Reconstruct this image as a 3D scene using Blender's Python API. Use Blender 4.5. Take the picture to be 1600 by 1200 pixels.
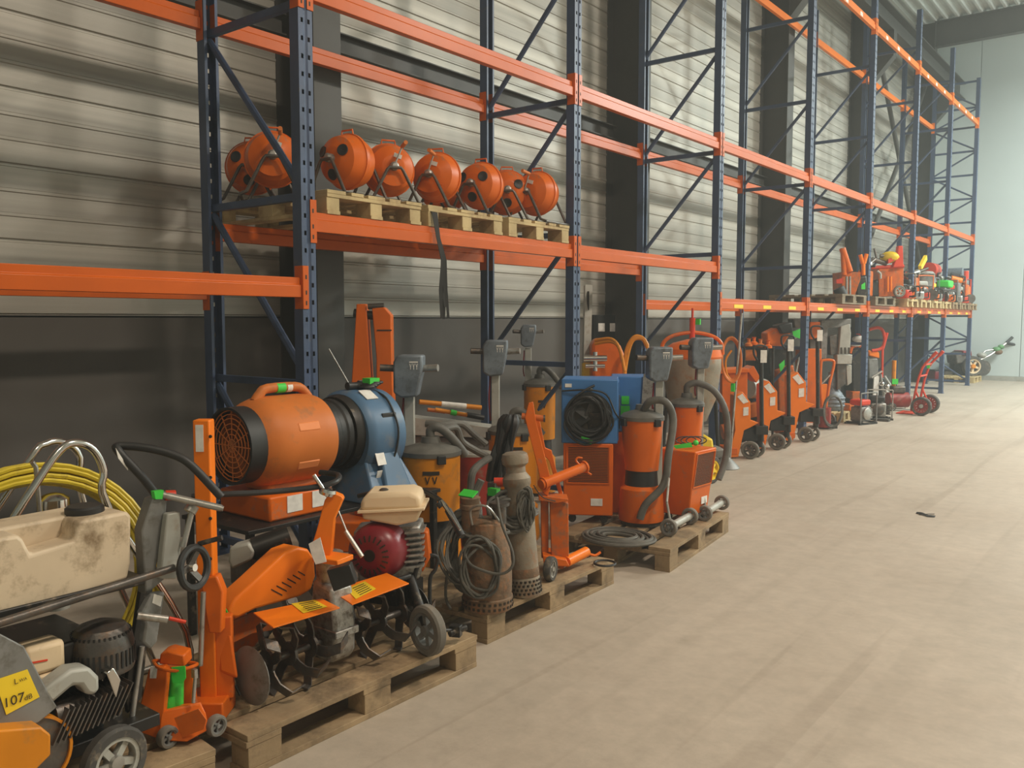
import bpy, math, random
from mathutils import Vector, Matrix
random.seed(7)
for o in list(bpy.data.objects): bpy.data.objects.remove(o)
sc = bpy.context.scene; COL = sc.collection
PI = math.pi
# ---------------------------------------------------------------- camera
FPX, PIT, YAW, CH = 1350.55, 0.0733, 0.6628, 1.5436
cam = bpy.data.cameras.new('camera'); camo = bpy.data.objects.new('camera', cam); COL.objects.link(camo)
cam.sensor_width = 36; cam.lens = FPX/1600*36; cam.clip_start = .05; cam.clip_end = 200
camo.location = (0, 0, CH); camo.rotation_euler = (PI/2-PIT, 0, YAW); sc.camera = camo
# ---------------------------------------------------------------- world, lamps, exposure
w = bpy.data.worlds.new('world'); sc.world = w; w.use_nodes = True
w.node_tree.nodes['Background'].inputs[0].default_value = (.8, .82, .8, 1)
w.node_tree.nodes['Background'].inputs[1].default_value = .16
wv = w.node_tree.nodes.new('ShaderNodeVolumeScatter')      # scatter volume added to imitate lens veiling over the far end
wv.inputs['Density'].default_value = .010; wv.inputs['Color'].default_value = (.9, 1, .98, 1); wv.inputs['Anisotropy'].default_value = .2
w.node_tree.links.new(wv.outputs[0], w.node_tree.nodes['World Output'].inputs['Volume'])
vs = sc.view_settings; vs.view_transform = 'Standard'; vs.look = 'None'; vs.gamma = 1; vs.exposure = 0.0
vs.use_curve_mapping = False
def lamp(x, y, z, sx, sy, p, col):
    l = bpy.data.lights.new('lamp', 'AREA'); l.shape = 'RECTANGLE'; l.size = sx; l.size_y = sy; l.energy = p; l.color = col
    o = bpy.data.objects.new('lamp', l); COL.objects.link(o); o.location = (x, y, z); return o
WARM = (1, .86, .66); COOL = (.90, 1, .95)
lamp(2.2, -2.0, 7.6, .6, 1.2, 150, WARM)
lamp(2.2, 3.8, 7.6, .6, 1.2, 440, (1, .87, .72))
lamp(2.6, 12.0, 7.6, .6, 1.2, 760, (1, .91, .77))
lamp(2.2, 18.0, 7.6, .6, 1.2, 960, COOL)
lamp(1.2, 22.5, 7.6, .6, 1.2, 640, COOL)
def bulb(x, y, z, p, col, r=.25):  # unseen fill points added to brighten the roof deck and upper wall
    l = bpy.data.lights.new('lamp', 'POINT'); l.energy = p; l.color = col; l.shadow_soft_size = r
    o = bpy.data.objects.new('lamp', l); COL.objects.link(o); o.location = (x, y, z)
bulb(3.5, 20.5, 7.3, 950, COOL); bulb(3.5, 13.0, 7.4, 160, COOL)

# ---------------------------------------------------------------- pixel -> point on a real plane / at a real depth
def ray(u, v):
    x = (u-800)/FPX; y = -(v-600)/FPX
    c, s = math.cos(PIT), math.sin(PIT); d = c+y*s; z = -s+y*c
    c, s = math.cos(YAW), math.sin(YAW)
    return Vector((x*c-d*s, x*s+d*c, z))
def PX(u, v, X): d = ray(u, v); return d*(X/d.x)+Vector((0, 0, CH))
def PY(u, v, Y): d = ray(u, v); return d*(Y/d.y)+Vector((0, 0, CH))
def PZ(u, v, Z): d = ray(u, v); return d*((Z-CH)/d.z)+Vector((0, 0, CH))
def G(u, v, d): return ray(u, v)*d+Vector((0, 0, CH))     # point at depth d in front of the lens
# ---------------------------------------------------------------- materials
def M(name, col, rough=.5, metal=0, var=.15, scale=6, dirt=None, damt=0, bump=0, bscale=60, stretch=None, coat=0):
    m = bpy.data.materials.new(name); m.use_nodes = True; nt = m.node_tree; N = nt.nodes; L = nt.links
    b = N['Principled BSDF']; b.inputs['Roughness'].default_value = rough; b.inputs['Metallic'].default_value = metal
    if col[0] > .5 and col[1] < .3: b.inputs['Specular IOR Level'].default_value = .28
    if coat: b.inputs['Coat Weight'].default_value = coat; b.inputs['Coat Roughness'].default_value = .15
    tc = N.new('ShaderNodeTexCoord'); src = tc.outputs['Object']
    if stretch:
        mp = N.new('ShaderNodeMapping'); mp.inputs['Scale'].default_value = stretch; L.new(src, mp.inputs[0]); src = mp.outputs[0]
    n1 = N.new('ShaderNodeTexNoise'); n1.inputs['Scale'].default_value = scale; n1.inputs['Detail'].default_value = 6
    L.new(src, n1.inputs['Vector'])
    cr = N.new('ShaderNodeValToRGB'); c0 = [c*(1-var) for c in col]; c1 = [min(1, c*(1+var)) for c in col]
    cr.color_ramp.elements[0].position = .3; cr.color_ramp.elements[1].position = .7
    cr.color_ramp.elements[0].color = (*c0, 1); cr.color_ramp.elements[1].color = (*c1, 1)
    L.new(n1.outputs['Fac'], cr.inputs[0]); out = cr.outputs[0]
    if dirt:
        n2 = N.new('ShaderNodeTexNoise'); n2.inputs['Scale'].default_value = scale*1.7; n2.inputs['Detail'].default_value = 9
        n2.inputs['Roughness'].default_value = .7; L.new(src, n2.inputs['Vector'])
        r2 = N.new('ShaderNodeValToRGB'); r2.color_ramp.elements[0].position = .62-damt*.35; r2.color_ramp.elements[1].position = .78-damt*.2
        L.new(n2.outputs['Fac'], r2.inputs[0])
        mx = N.new('ShaderNodeMix'); mx.data_type = 'RGBA'; L.new(r2.outputs[0], mx.inputs[0]); L.new(out, mx.inputs[6])
        mx.inputs[7].default_value = (*dirt, 1); out = mx.outputs[2]
    L.new(out, b.inputs['Base Color'])
    if bump:
        n3 = N.new('ShaderNodeTexNoise'); n3.inputs['Scale'].default_value = bscale; n3.inputs['Detail'].default_value = 4
        L.new(src, n3.inputs['Vector'])
        bp = N.new('ShaderNodeBump'); bp.inputs['Strength'].default_value = bump; bp.inputs['Distance'].default_value = .01
        L.new(n3.outputs['Fac'], bp.inputs['Height']); L.new(bp.outputs[0], b.inputs['Normal'])
    return m
DUST = (.25, .2, .14)
m_or = M('orange_paint', (.68, .13, .006), .38, 0, .1, 5, DUST, .12, 0)
m_or2 = M('worn_orange_paint', (.55, .11, .008), .42, 0, .16, 9, (.2, .13, .08), .4)
m_orb = M('beam_orange', (.58, .105, .004), .33, 0, .06, 4, None, 0, 0)
m_orf = M('bright_orange', (.86, .2, .008), .35, 0, .05, 4)
m_orp = M('orange_plastic', (.60, .17, .03), .5, 0, .1, 4, (.3, .14, .06), .25, .05)
m_ory = M('amber_paint', (.66, .23, .01), .42, 0, .1, 5, (.3, .17, .06), .2)
m_blue = M('rack_blue', (.05, .078, .15), .42, 0, .2, 5, (.12, .12, .12), .06)
m_bluep = M('blue_plastic', (.07, .15, .26), .45, 0, .14, 5, (.16, .17, .18), .25)
m_blueh = M('heater_blue', (.045, .17, .42), .4, 0, .1, 5)
m_head = M('grey_blue_casting', (.16, .19, .22), .5, .2, .25, 12, (.07, .07, .07), .3)
m_blk = M('black_plastic', (.018, .018, .018), .5, 0, .3, 8)
m_blkm = M('black_metal', (.03, .028, .026), .42, .4, .3, 8, DUST, .15)
m_rub = M('rubber', (.06, .056, .05), .75, 0, .25, 10, DUST, .25)
m_rubg = M('grey_rubber', (.17, .155, .13), .8, 0, .2, 10, DUST, .2)
m_grey = M('grey_paint', (.2, .2, .19), .5, .2, .2, 8, (.1, .09, .07), .35)
m_lgrey = M('pale_grey_paint', (.38, .38, .34), .5, .1, .12, 8, DUST, .2)
m_steel = M('steel', (.42, .41, .38), .38, .7, .2, 10, (.2, .15, .1), .25)
m_chr = M('chrome', (.7, .69, .66), .16, 1, .05, 6)
m_alu = M('cast_aluminium', (.4, .39, .36), .5, .8, .2, 20, (.12, .1, .08), .4, .2)
m_dsteel = M('worn_dark_steel', (.12, .11, .1), .45, .7, .35, 14, (.2, .12, .07), .3, .15)
m_cream = M('cream_plastic', (.72, .56, .36), .5, 0, .08, 4, (.3, .2, .1), .22)
m_tank = M('water_tank', (.62, .5, .35), .5, 0, .1, 5, (.22, .15, .08), .3)
m_red = M('dark_red_paint', (.2, .012, .02), .35, 0, .2, 6)
m_orp2 = M('orange_plastic_recess', (.8, .26, .08), .45, 0, .05, 4)
m_red2 = M('bucket_red', (.32, .03, .02), .45, 0, .15, 6, DUST, .2)
m_redo = M('signal_red', (.6, .05, .02), .4, 0, .1, 6)
m_yel = M('yellow_cable', (.62, .47, .02), .45, 0, .1, 20, (.3, .2, .02), .2)
m_yels = M('yellow_print', (.85, .6, .02), .5, 0, .05, 6)
m_green = M('green_tag', (.05, .62, .06), .5, 0, .1, 8)
m_dgrn = M('dull_green', (.1, .25, .1), .6, 0, .2, 8)
m_white = M('white_label', (.75, .73, .68), .6, 0, .12, 30)
m_ink = M('ink', (.03, .02, .01), .7)
m_rust = M('rusty_cast_iron', (.17, .11, .065), .75, .1, .35, 14, (.3, .13, .05), .4, .4, 50)
m_pump = M('muddy_steel', (.26, .22, .165), .6, .3, .2, 7, (.3, .13, .05), .3, .2)
m_cable = M('dusty_cable', (.09, .085, .07), .7, 0, .3, 10)
m_hose = M('hose', (.11, .105, .09), .6, 0, .3, 12)
def wood(name, c, dark):
    m = M(name, c, .8, 0, .28, 3, dark, .45, .35, 20, (1, 1, 1))
    return m
m_wood = wood('pallet_wood', (.3, .21, .115), (.13, .09, .05))
m_wood2 = wood('pale_pallet_wood', (.52, .4, .2), (.3, .2, .1))
m_wood3 = wood('grey_pallet_wood', (.2, .155, .1), (.09, .065, .04))
m_galv = M('galvanised_liner', (.41, .39, .34), .5, .3, .34, 2.2, None, 0, .05, 30, (1, .05, 3.5))  # stretched noise puts streaky lamp reflections into the sheet colour
m_plinth = M('plinth_concrete', (.1, .092, .082), .8, 0, .1, 2)
m_col = M('column_grey', (.065, .063, .057), .55, .1, .1, 3)
m_fwall = M('far_wall_panel', (.52, .59, .58), .7, 0, .03, 1)
m_deck = M('roof_deck', (.66, .69, .66), .5, .3, .06, 1)
# ---------------------------------------------------------------- mesh builder
def basis(ax):
    ax = Vector(ax).normalized(); t = Vector((0, 0, 1)) if abs(ax.z) < .9 else Vector((1, 0, 0))
    a = ax.cross(t).normalized(); return a, ax.cross(a).normalized(), ax
class MB:
    def __init__(s): s.v = []; s.f = []
    def add(s, vs_, fs):
        o = len(s.v); s.v += [Vector(q) for q in vs_]; s.f += [[i+o for i in f] for f in fs]; return s
    def box(s, c, d, rot=None):
        x, y, z = [k/2 for k in d]; P = [Vector((a*x, b*y, e*z)) for e in (-1, 1) for b in (-1, 1) for a in (-1, 1)]
        if rot is not None: P = [rot @ q for q in P]
        c = Vector(c); P = [q+c for q in P]
        return s.add(P, [(0, 2, 3, 1), (4, 5, 7, 6), (0, 1, 5, 4), (2, 6, 7, 3), (0, 4, 6, 2), (1, 3, 7, 5)])
    def bx(s, x0, x1, y0, y1, z0, z1): return s.box(((x0+x1)/2, (y0+y1)/2, (z0+z1)/2), (abs(x1-x0), abs(y1-y0), abs(z1-z0)))
    def ring(s, c, a, b, r, n): return [c+a*(r*math.cos(2*PI*k/n))+b*(r*math.sin(2*PI*k/n)) for k in range(n)]
    def lathe(s, prof, o=(0, 0, 0), ax=(0, 0, 1), n=20, ends=True):
        a, b, z = basis(ax); o = Vector(o); V = []; Fc = []
        for r, h in prof: V += s.ring(o+z*h, a, b, max(r, 1e-4), n)
        for i in range(len(prof)-1):
            for k in range(n):
                k2 = (k+1) % n; Fc.append((i*n+k, i*n+k2, (i+1)*n+k2, (i+1)*n+k))
        if ends: Fc.append(tuple(range(n-1, -1, -1))); Fc.append(tuple(range((len(prof)-1)*n, len(prof)*n)))
        # a,b,z is left-handed when b = z x a : flip
        Fc = [f[::-1] for f in Fc] if a.cross(b).dot(z) < 0 else Fc
        return s.add(V, Fc)
    def cyl(s, p0, p1, r0, r1=None, n=12):
        p0 = Vector(p0); p1 = Vector(p1); h = (p1-p0).length
        return s.lathe([(r0, 0), (r1 if r1 is not None else r0, h)], p0, p1-p0, n)
    def tube(s, pts, r, n=8, smooth=0, closed=False):
        P = [Vector(q) for q in pts]
        if smooth:
            Q = []; m = len(P)
            for i in range(m if closed else m-1):
                p0 = P[(i-1) % m] if closed or i else P[0]; p1 = P[i]; p2 = P[(i+1) % m]; p3 = P[(i+2) % m] if closed or i+2 < m else P[-1]
                for k in range(smooth):
                    t = k/smooth
                    Q.append(.5*((2*p1)+(p2-p0)*t+(2*p0-5*p1+4*p2-p3)*t*t+(3*p1-p0-3*p2+p3)*t**3))
            if not closed: Q.append(P[-1])
            P = Q
        m = len(P); V = []; a = None
        for i in range(m):
            t = (P[(i+1) % m]-P[i-1]) if closed else (P[min(i+1, m-1)]-P[max(i-1, 0)])
            t = t.normalized() if t.length > 1e-9 else Vector((0, 0, 1))
            if a is None: a = basis(t)[0]
            a = (a-t*a.dot(t)); a = a.normalized() if a.length > 1e-6 else basis(t)[0]
            b = t.cross(a); rr = r[i] if isinstance(r, (list, tuple)) and i < len(r) else (r if not isinstance(r, (list, tuple)) else r[-1])
            V += s.ring(P[i], a, b, rr, n)
        Fc = []
        for i in range(m if closed else m-1):
            j = (i+1) % m
            for k in range(n): k2 = (k+1) % n; Fc.append((i*n+k, i*n+k2, j*n+k2, j*n+k))
        if not closed: Fc.append(tuple(range(n-1, -1, -1))); Fc.append(tuple(range((m-1)*n, m*n)))
        return s.add(V, Fc)
    def prism(s, poly, o, xv, yv, h):
        """polygon (a,b) in plane o + a*xv + b*yv, extruded by h along xv x yv (centred)"""
        o = Vector(o); xv = Vector(xv); yv = Vector(yv); nz = xv.cross(yv).normalized(); n = len(poly)
        ar = sum(poly[i][0]*poly[(i+1) % n][1]-poly[(i+1) % n][0]*poly[i][1] for i in range(n))
        if ar < 0: poly = poly[::-1]
        V = [o+xv*a+yv*b-nz*h/2 for a, b in poly]+[o+xv*a+yv*b+nz*h/2 for a, b in poly]
        Fc = [tuple(range(n-1, -1, -1)), tuple(range(n, 2*n))]+[(i, (i+1) % n, n+(i+1) % n, n+i) for i in range(n)]
        return s.add(V, Fc)
    def hull4(s, bot, top):
        """two matching loops of points -> closed solid"""
        n = len(bot); return s.add(list(bot)+list(top), [tuple(range(n-1, -1, -1)), tuple(range(n, 2*n))]+[(i, (i+1) % n, n+(i+1) % n, n+i) for i in range(n)])
    def sph(s, c, r, n=12, m=8):
        if not isinstance(r, (tuple, list)): r = (r, r, r)
        V = []; Fc = []
        for i in range(m+1):
            t = PI*i/m
            for k in range(n): V.append(Vector(c)+Vector((r[0]*math.sin(t)*math.cos(2*PI*k/n), r[1]*math.sin(t)*math.sin(2*PI*k/n), r[2]*math.cos(t))))
        for i in range(m):
            for k in range(n): Fc.append((i*n+k, (i+1)*n+k, (i+1)*n+(k+1) % n, i*n+(k+1) % n))
        return s.add(V, Fc)
    def mesh(s, name, inv=None, fix=False):
        V = [inv @ q for q in s.v] if inv is not None else s.v
        me = bpy.data.meshes.new(name); me.from_pydata([tuple(q) for q in V], [], s.f)
        me.polygons.foreach_set('use_smooth', [True]*len(me.polygons)); me.set_sharp_from_angle(angle=math.radians(35))
        me.update(); return me
def thing(name, label, cat, loc=(0, 0, 0), rz=0, group=None, world=False):
    o = bpy.data.objects.new(name, None); COL.objects.link(o); o.location = loc; o.rotation_euler = (0, 0, rz); o.empty_display_size = .1
    o['label'] = label; o['category'] = cat
    if group: o['group'] = group
    o['w'] = 1 if world else 0
    return o
def tmat(o):
    return Matrix.Translation(o.location) @ Matrix.Rotation(o.rotation_euler.z, 4, 'Z')
def part(t, name, mb, mat, label=None, bev=0, sub=None, stuff=False, segs=2):
    root = t
    while root is not None and root.parent: root = root.parent
    inv = tmat(root).inverted() if (root is not None and root.get('w')) else None
    me = mb.mesh(name, inv); me.materials.append(mat)
    o = bpy.data.objects.new(name, me); COL.objects.link(o)
    if t is not None: o.parent = t
    if label: o['label'] = label
    if stuff: o['kind'] = 'stuff'
    if bev:
        b = o.modifiers.new('bevel', 'BEVEL'); b.width = bev; b.segments = segs; b.limit_method = 'ANGLE'; b.angle_limit = math.radians(40)
    return o
def single(name, mb, mat, label, cat, group=None, bev=0, kind=None):
    o = part(None, name, mb, mat, None, bev); o['label'] = label; o['category'] = cat
    if group: o['group'] = group
    if kind: o['kind'] = kind
    return o
def struct(name, mb, mat, parent=None, bev=0):
    o = part(parent, name, mb, mat, None, bev)
    if parent is None: o['kind'] = 'structure'
    return o
def dup(o, loc=None, rz=None, label=None, group=None, parent=None, tilt=None):
    c = o.copy(); COL.objects.link(c)
    if parent is not None: c.parent = parent
    if loc is not None: c.location = loc
    if rz is not None: c.rotation_euler = (0, 0, rz)
    if tilt is not None: c.rotation_euler = tilt
    if label: c['label'] = label
    if group: c['group'] = group
    for ch in [q for q in kids.get(o.name, [])]: dup(ch, parent=c)
    return c
kids = {}
def index():
    kids.clear()
    for q in bpy.data.objects:
        if q.parent: kids.setdefault(q.parent.name, []).append(q)
def rot(ax, a): return Matrix.Rotation(a, 3, ax)
# ================================================================ the hall
X0, X1, Y0, Y1, ZC = -5.6, 9.0, -7.0, 25.2, 8.78
m_floor = bpy.data.materials.new('floor_concrete'); m_floor.use_nodes = True
nt = m_floor.node_tree; N = nt.nodes; L = nt.links; b = N['Principled BSDF']; b.inputs['Roughness'].default_value = .62
tc = N.new('ShaderNodeTexCoord')
def noise(sc_, det, ro, stretch=None, dist=0):
    n = N.new('ShaderNodeTexNoise'); n.inputs['Scale'].default_value = sc_; n.inputs['Detail'].default_value = det; n.inputs['Roughness'].default_value = ro
    n.inputs['Distortion'].default_value = dist
    if stretch:
        mp = N.new('ShaderNodeMapping'); mp.inputs['Scale'].default_value = stretch; mp.inputs['Rotation'].default_value = (0, 0, .12); L.new(tc.outputs['Object'], mp.inputs[0]); L.new(mp.outputs[0], n.inputs[0])
    else: L.new(tc.outputs['Object'], n.inputs[0])
    return n.outputs['Fac']
def ramp(src, p0, c0, p1, c1):
    r = N.new('ShaderNodeValToRGB'); e = r.color_ramp.elements; e[0].position = p0; e[1].position = p1; e[0].color = (*c0, 1); e[1].color = (*c1, 1); L.new(src, r.inputs[0]); return r.outputs[0]
def mix(f, a, bb, mode='MULTIPLY'):
    m = N.new('ShaderNodeMix'); m.data_type = 'RGBA'; m.blend_type = mode
    if isinstance(f, float): m.inputs[0].default_value = f
    else: L.new(f, m.inputs[0])
    L.new(a, m.inputs[6]); L.new(bb, m.inputs[7]); return m.outputs[2]
c = ramp(noise(.6, 8, .6), .3, (.40, .335, .265), .7, (.49, .42, .34))
c = mix(1.0, c, ramp(noise(9, 8, .75), .3, (.86, .86, .86), .65, (1.06, 1.06, 1.06)))
c = mix(1.0, c, ramp(noise(.9, 3, .5, (2.4, .09, 1), 1.2), .44, (.95, .95, .945), .5, (1, 1, 1)))     # tyre tracks along the aisle
c = mix(1.0, c, ramp(noise(3.2, 2, .4, (2.2, .06, 1), .8), .34, (.9, .89, .88), .40, (1, 1, 1)))
c = mix(1.0, c, ramp(noise(2.3, 10, .8), .62, (1, 1, 1), .75, (.84, .82, .78)))
L.new(c, b.inputs['Base Color'])
rr = ramp(noise(1.3, 6, .6), .3, (.45, .45, .45), .7, (.75, .75, .75)); L.new(rr, b.inputs['Roughness'])
bp = N.new('ShaderNodeBump'); bp.inputs['Strength'].default_value = .08; bp.inputs['Distance'].default_value = .01; L.new(noise(40, 6, .7), bp.inputs['Height']); L.new(bp.outputs[0], b.inputs['Normal'])
struct('floor', MB().bx(X0-.3, X1+.3, Y0-.3, Y1+.3, -.2, 0), m_floor)
# left wall: concrete plinth with horizontal galvanised liner trays above
PZ0 = 1.575
wl = struct('wall_left', MB().bx(X0-.35, X0-.06, Y0, Y1, 0, ZC), m_col)
part(wl, 'plinth', MB().bx(X0-.06, X0, Y0, Y1, 0, PZ0-.012), m_plinth, 'dark grey concrete plinth')
TR = .45
def tray():
    pr = [(-.014, 0), (-.014, .008), (0, .014)]
    for k in (.14, .285): pr += [(0, k), (.007, k+.006), (.007, k+.022), (0, k+.028)]
    pr += [(0, TR-.014), (-.014, TR-.006), (-.014, TR)]
    n = len(pr); V = [(x, Y0, z) for x, z in pr]+[(x, Y1, z) for x, z in pr]
    return MB().add(V, [(i, i+n, i+n+1, i+1) for i in range(n-1)])
t0 = part(wl, 'liner_tray', tray(), m_galv); t0.location = (X0+.0, 0, PZ0)
for k in range(1, 16):
    c_ = t0.copy(); COL.objects.link(c_); c_.location = (X0, 0, PZ0+k*TR)
# far wall of flat white panels
wf = struct('wall_far', MB().bx(X0-.3, X1+.3, Y1+.05, Y1+.3, 0, ZC+.2), m_fwall)
pn = part(wf, 'panel', MB().bx(0, 1.13, Y1, Y1+.05, .12, ZC), m_fwall, bev=.006); pn.location = (X0, 0, 0)
for k in range(1, 13):
    c_ = pn.copy(); COL.objects.link(c_); c_.location = (X0+k*1.14, 0, 0)
struct('baseboard_far', MB().bx(X0, X1, Y1-.02, Y1+.04, 0, .12), m_lgrey)
struct('wall_right', MB().bx(X1, X1+.3, Y0, Y1, 0, ZC), m_fwall)
struct('wall_back', MB().bx(X0-.3, X1+.3, Y0-.3, Y0, 0, ZC), m_fwall)
# corrugated roof deck, ribs along the aisle
pr = []
x = X0-.3; 
while x < X1+.3:
    pr += [(x, 0), (x+.05, .09), (x+.15, .09), (x+.2, 0)]; x += .25
n = len(pr)
struct('ceiling', MB().add([(a, Y0, ZC+h) for a, h in pr]+[(a, Y1+.3, ZC+h) for a, h in pr], [(i, i+n, i+n+1, i+1) for i in range(n-1)]), m_deck)
# steel columns with haunch and rafter
def hcol(y):
    mb = MB(); w_ = .13
    mb.bx(-5.165, -5.15, y-w_, y+w_, 0, ZC); mb.bx(-5.6, -5.585, y-w_, y+w_, 0, ZC); mb.bx(-5.585, -5.165, y-.008, y+.008, 0, ZC)
    return mb
CY = [-.5, 4.36, 9.14, 13.8, 18.35, 23.4]
for i, y in enumerate(CY):
    t = thing('steel_column', ['dark steel column left of the picture edge', 'grey steel column behind the rack near the drum shelf, foremost of the row', 'dark steel column with wall sockets beside it', 'dark steel column behind the rack with pallet trucks in front', 'dark steel column behind the shelf of orange machines', 'dark steel column nearest the far white wall'][i], 'column', (0, 0, 0))
    part(t, 'profile', hcol(y), m_col)
    part(t, 'base_plate', MB().bx(-5.6, -5.08, y-.17, y+.17, 0, .02), m_col)
    if y > 5:
        part(t, 'corbel', MB().prism([(-5.15, 6.3), (-4.78, 6.72), (-4.78, 7.2), (-5.15, 7.2)], (0, y, 0), (1, 0, 0), (0, 0, 1), .22), m_col)
        part(t, 'rafter', MB().bx(-5.15, X1, y-.1, y+.1, 8.18, 8.2).bx(-5.15, X1, y-.1, y+.1, 8.76, 8.78).bx(-5.15, X1, y-.008, y+.008, 8.2, 8.76), m_col)
single('crane_girder', MB().bx(-5.1, -4.78, 4.2, 25.1, 7.2, 7.23).bx(-5.1, -4.78, 4.2, 25.1, 7.6, 7.63).bx(-4.96, -4.92, 4.2, 25.1, 7.23, 7.6), m_col, 'dark crane runway girder resting on column brackets high along the wall', 'girder')
# horizontal wall rail between the columns
for i in range(5):
    a, b_ = CY[i]+.14, CY[i+1]-.14
    single('wall_rail', MB().bx(-5.58, -5.5, a, b_, 3.68, 3.84).bx(-5.5, -5.44, a, b_, 3.83, 3.84).bx(-5.5, -5.44, a, b_, 3.68, 3.69), m_col,
           'dark horizontal steel rail on the wall, '+['beyond the left frame edge', 'between the two nearest columns', 'between the socket column and the next', 'between the third and fourth column', 'between the last two columns'][i], 'rail')
# wind bracing in the last bay
t = thing('wind_bracing', 'dark crossed diagonal bracing tubes in the last wall bay', 'brace', (-5.3, 21, 0), world=True)
A, B_, C_, D_ = Vector((-5.3, 18.6, 7.6)), Vector((-5.3, 23.2, 2.9)), Vector((-5.3, 23.2, 7.3)), Vector((-5.3, 18.6, 3.0))
mid = Vector((-5.3, 21, 5.15))
for p_, q_ in ((A, mid), (mid, B_), (C_, mid), (mid, D_)): part(t, 'brace_tube', MB().cyl(p_, q_, .05, n=10), m_col)
part(t, 'gusset_plate', MB().box(mid, (.02, .35, .35)), m_col)
# ================================================================ pallet racking
XF, XR, PW = -4.05, -5.06, .1
UY = [.52+2.8*k for k in range(9)]        # far edge of upright k
def post(H, front=True, sgn=1):
    """perforated open channel; local origin at near lower corner, face toward +X; y 0..-.1"""
    mb = MB(); w_, d = PW, .08
    cols = [(-.1, -.082), (-.082, -.066, 1), (-.066, -.034), (-.034, -.018, 1), (-.018, 0)]
    zs = []; z = 0
    while z < H-.1:
        zs += [(z, z+.036, 0), (z+.036, z+.062, 1), (z+.062, z+.1, 0)]; z += .1
    zs.append((z, H, 0))
    fx = lambda y: -.006 if abs(y+.05) < .012 else 0
    for cdef in cols:
        y0, y1 = cdef[0], cdef[1]
        if len(cdef) == 2:
            if abs(y0+.066) < 1e-6:
                for a, b2 in ((-.066, -.054), (-.054, -.046), (-.046, -.034)):
                    mb.add([(fx(a), a, 0), (fx(b2), b2, 0), (fx(b2), b2, H), (fx(a), a, H)], [(0, 1, 2, 3)])
            else: mb.add([(0, y0, 0), (0, y1, 0), (0, y1, H), (0, y0, H)], [(0, 1, 2, 3)])
        else:
            for a, b2, hole in zs:
                if not hole: mb.add([(0, y0, a), (0, y1, a), (0, y1, b2), (0, y0, b2)], [(0, 1, 2, 3)])
    for y in (0, -.1): mb.add([(0, y, 0), (-d, y, 0), (-d, y, H), (0, y, H)], [(0, 1, 2, 3) if y == 0 else (3, 2, 1, 0)])
    for y, s in ((0, -1), (-.1, 1)): mb.add([(-d, y, 0), (-d, y+s*.02, 0), (-d, y+s*.02, H), (-d, y, H)], [(0, 1, 2, 3)])
    return mb
HF = [6.6, 6.6, 6.6, 6.6, 6.6, 6.6, 7.16, 7.16, 7.16]
names_up = ['upright frame beyond the left picture edge', 'blue upright frame nearest the camera, beside the orange drum shelf', 'dark blue upright frame at the far end of the drum shelf', 'blue upright frame rising beside the yellow-wheeled sweeper', 'blue upright frame behind the middle pallet truck', 'blue upright frame beside the grey drill stand', 'blue upright frame standing just before the red hand truck', 'blue upright frame behind the red hand truck', 'last blue upright frame, in front of the far white wall']
hz = [.1, 1.17, 2.265, 3.36, 4.45, 5.54, 6.5]
for k in range(0, 9):
    if k == 0: pass
    t = thing('upright_frame', names_up[k], 'rack frame', (0, UY[k], 0))
    H = HF[k]
    a = part(t, 'post', post(H), m_blue); a.location = (XF, 0, 0)
    bpo = a.copy(); COL.objects.link(bpo); bpo.parent = t; bpo.location = (XR, -PW, 0); bpo.rotation_euler = (0, 0, PI)
    for xx in (XF-.04, XR+.04):
        part(t, 'foot_plate', MB().bx(xx-.06, xx+.06, -.12, .02, 0, .006).bx(xx-.045, xx+.045, -.103, .003, .006, .03), m_blue)
    hs = [h for h in hz if h < H-.1]
    if k == 8: hs = [.1, .75, 1.1, 1.65, 2.2, 2.75, 3.3, 3.85, 4.4, 4.95, 5.5, 6.05, 6.5, 7.1]
    for i, h in enumerate(hs):
        part(t, 'brace', MB().bx(XR+.05, XF-.05, -.068, -.032, h-.022, h+.022), m_blue)
    if k < 8:
        for i in range(len(hs)-1):
            z0, z1 = hs[i]+.06, hs[i+1]-.04
            p, q = ((XR+.06, -.05, z1), (XF-.06, -.05, z0)) if k <= 1 else ((XR+.06, -.05, z0), (XF-.06, -.05, z1))
            part(t, 'brace', MB().cyl(p, q, .022, n=8), m_blue)
    else:
        for i in range(len(hs)-1):
            z0, z1 = hs[i]+.03, hs[i+1]-.03
            p, q = ((XR+.06, -.05, z0), (XF-.06, -.05, z1)) if i % 2 else ((XR+.06, -.05, z1), (XF-.06, -.05, z0))
            part(t, 'brace', MB().cyl(p, q, .02, n=8), m_blue)
BH = .115
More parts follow.
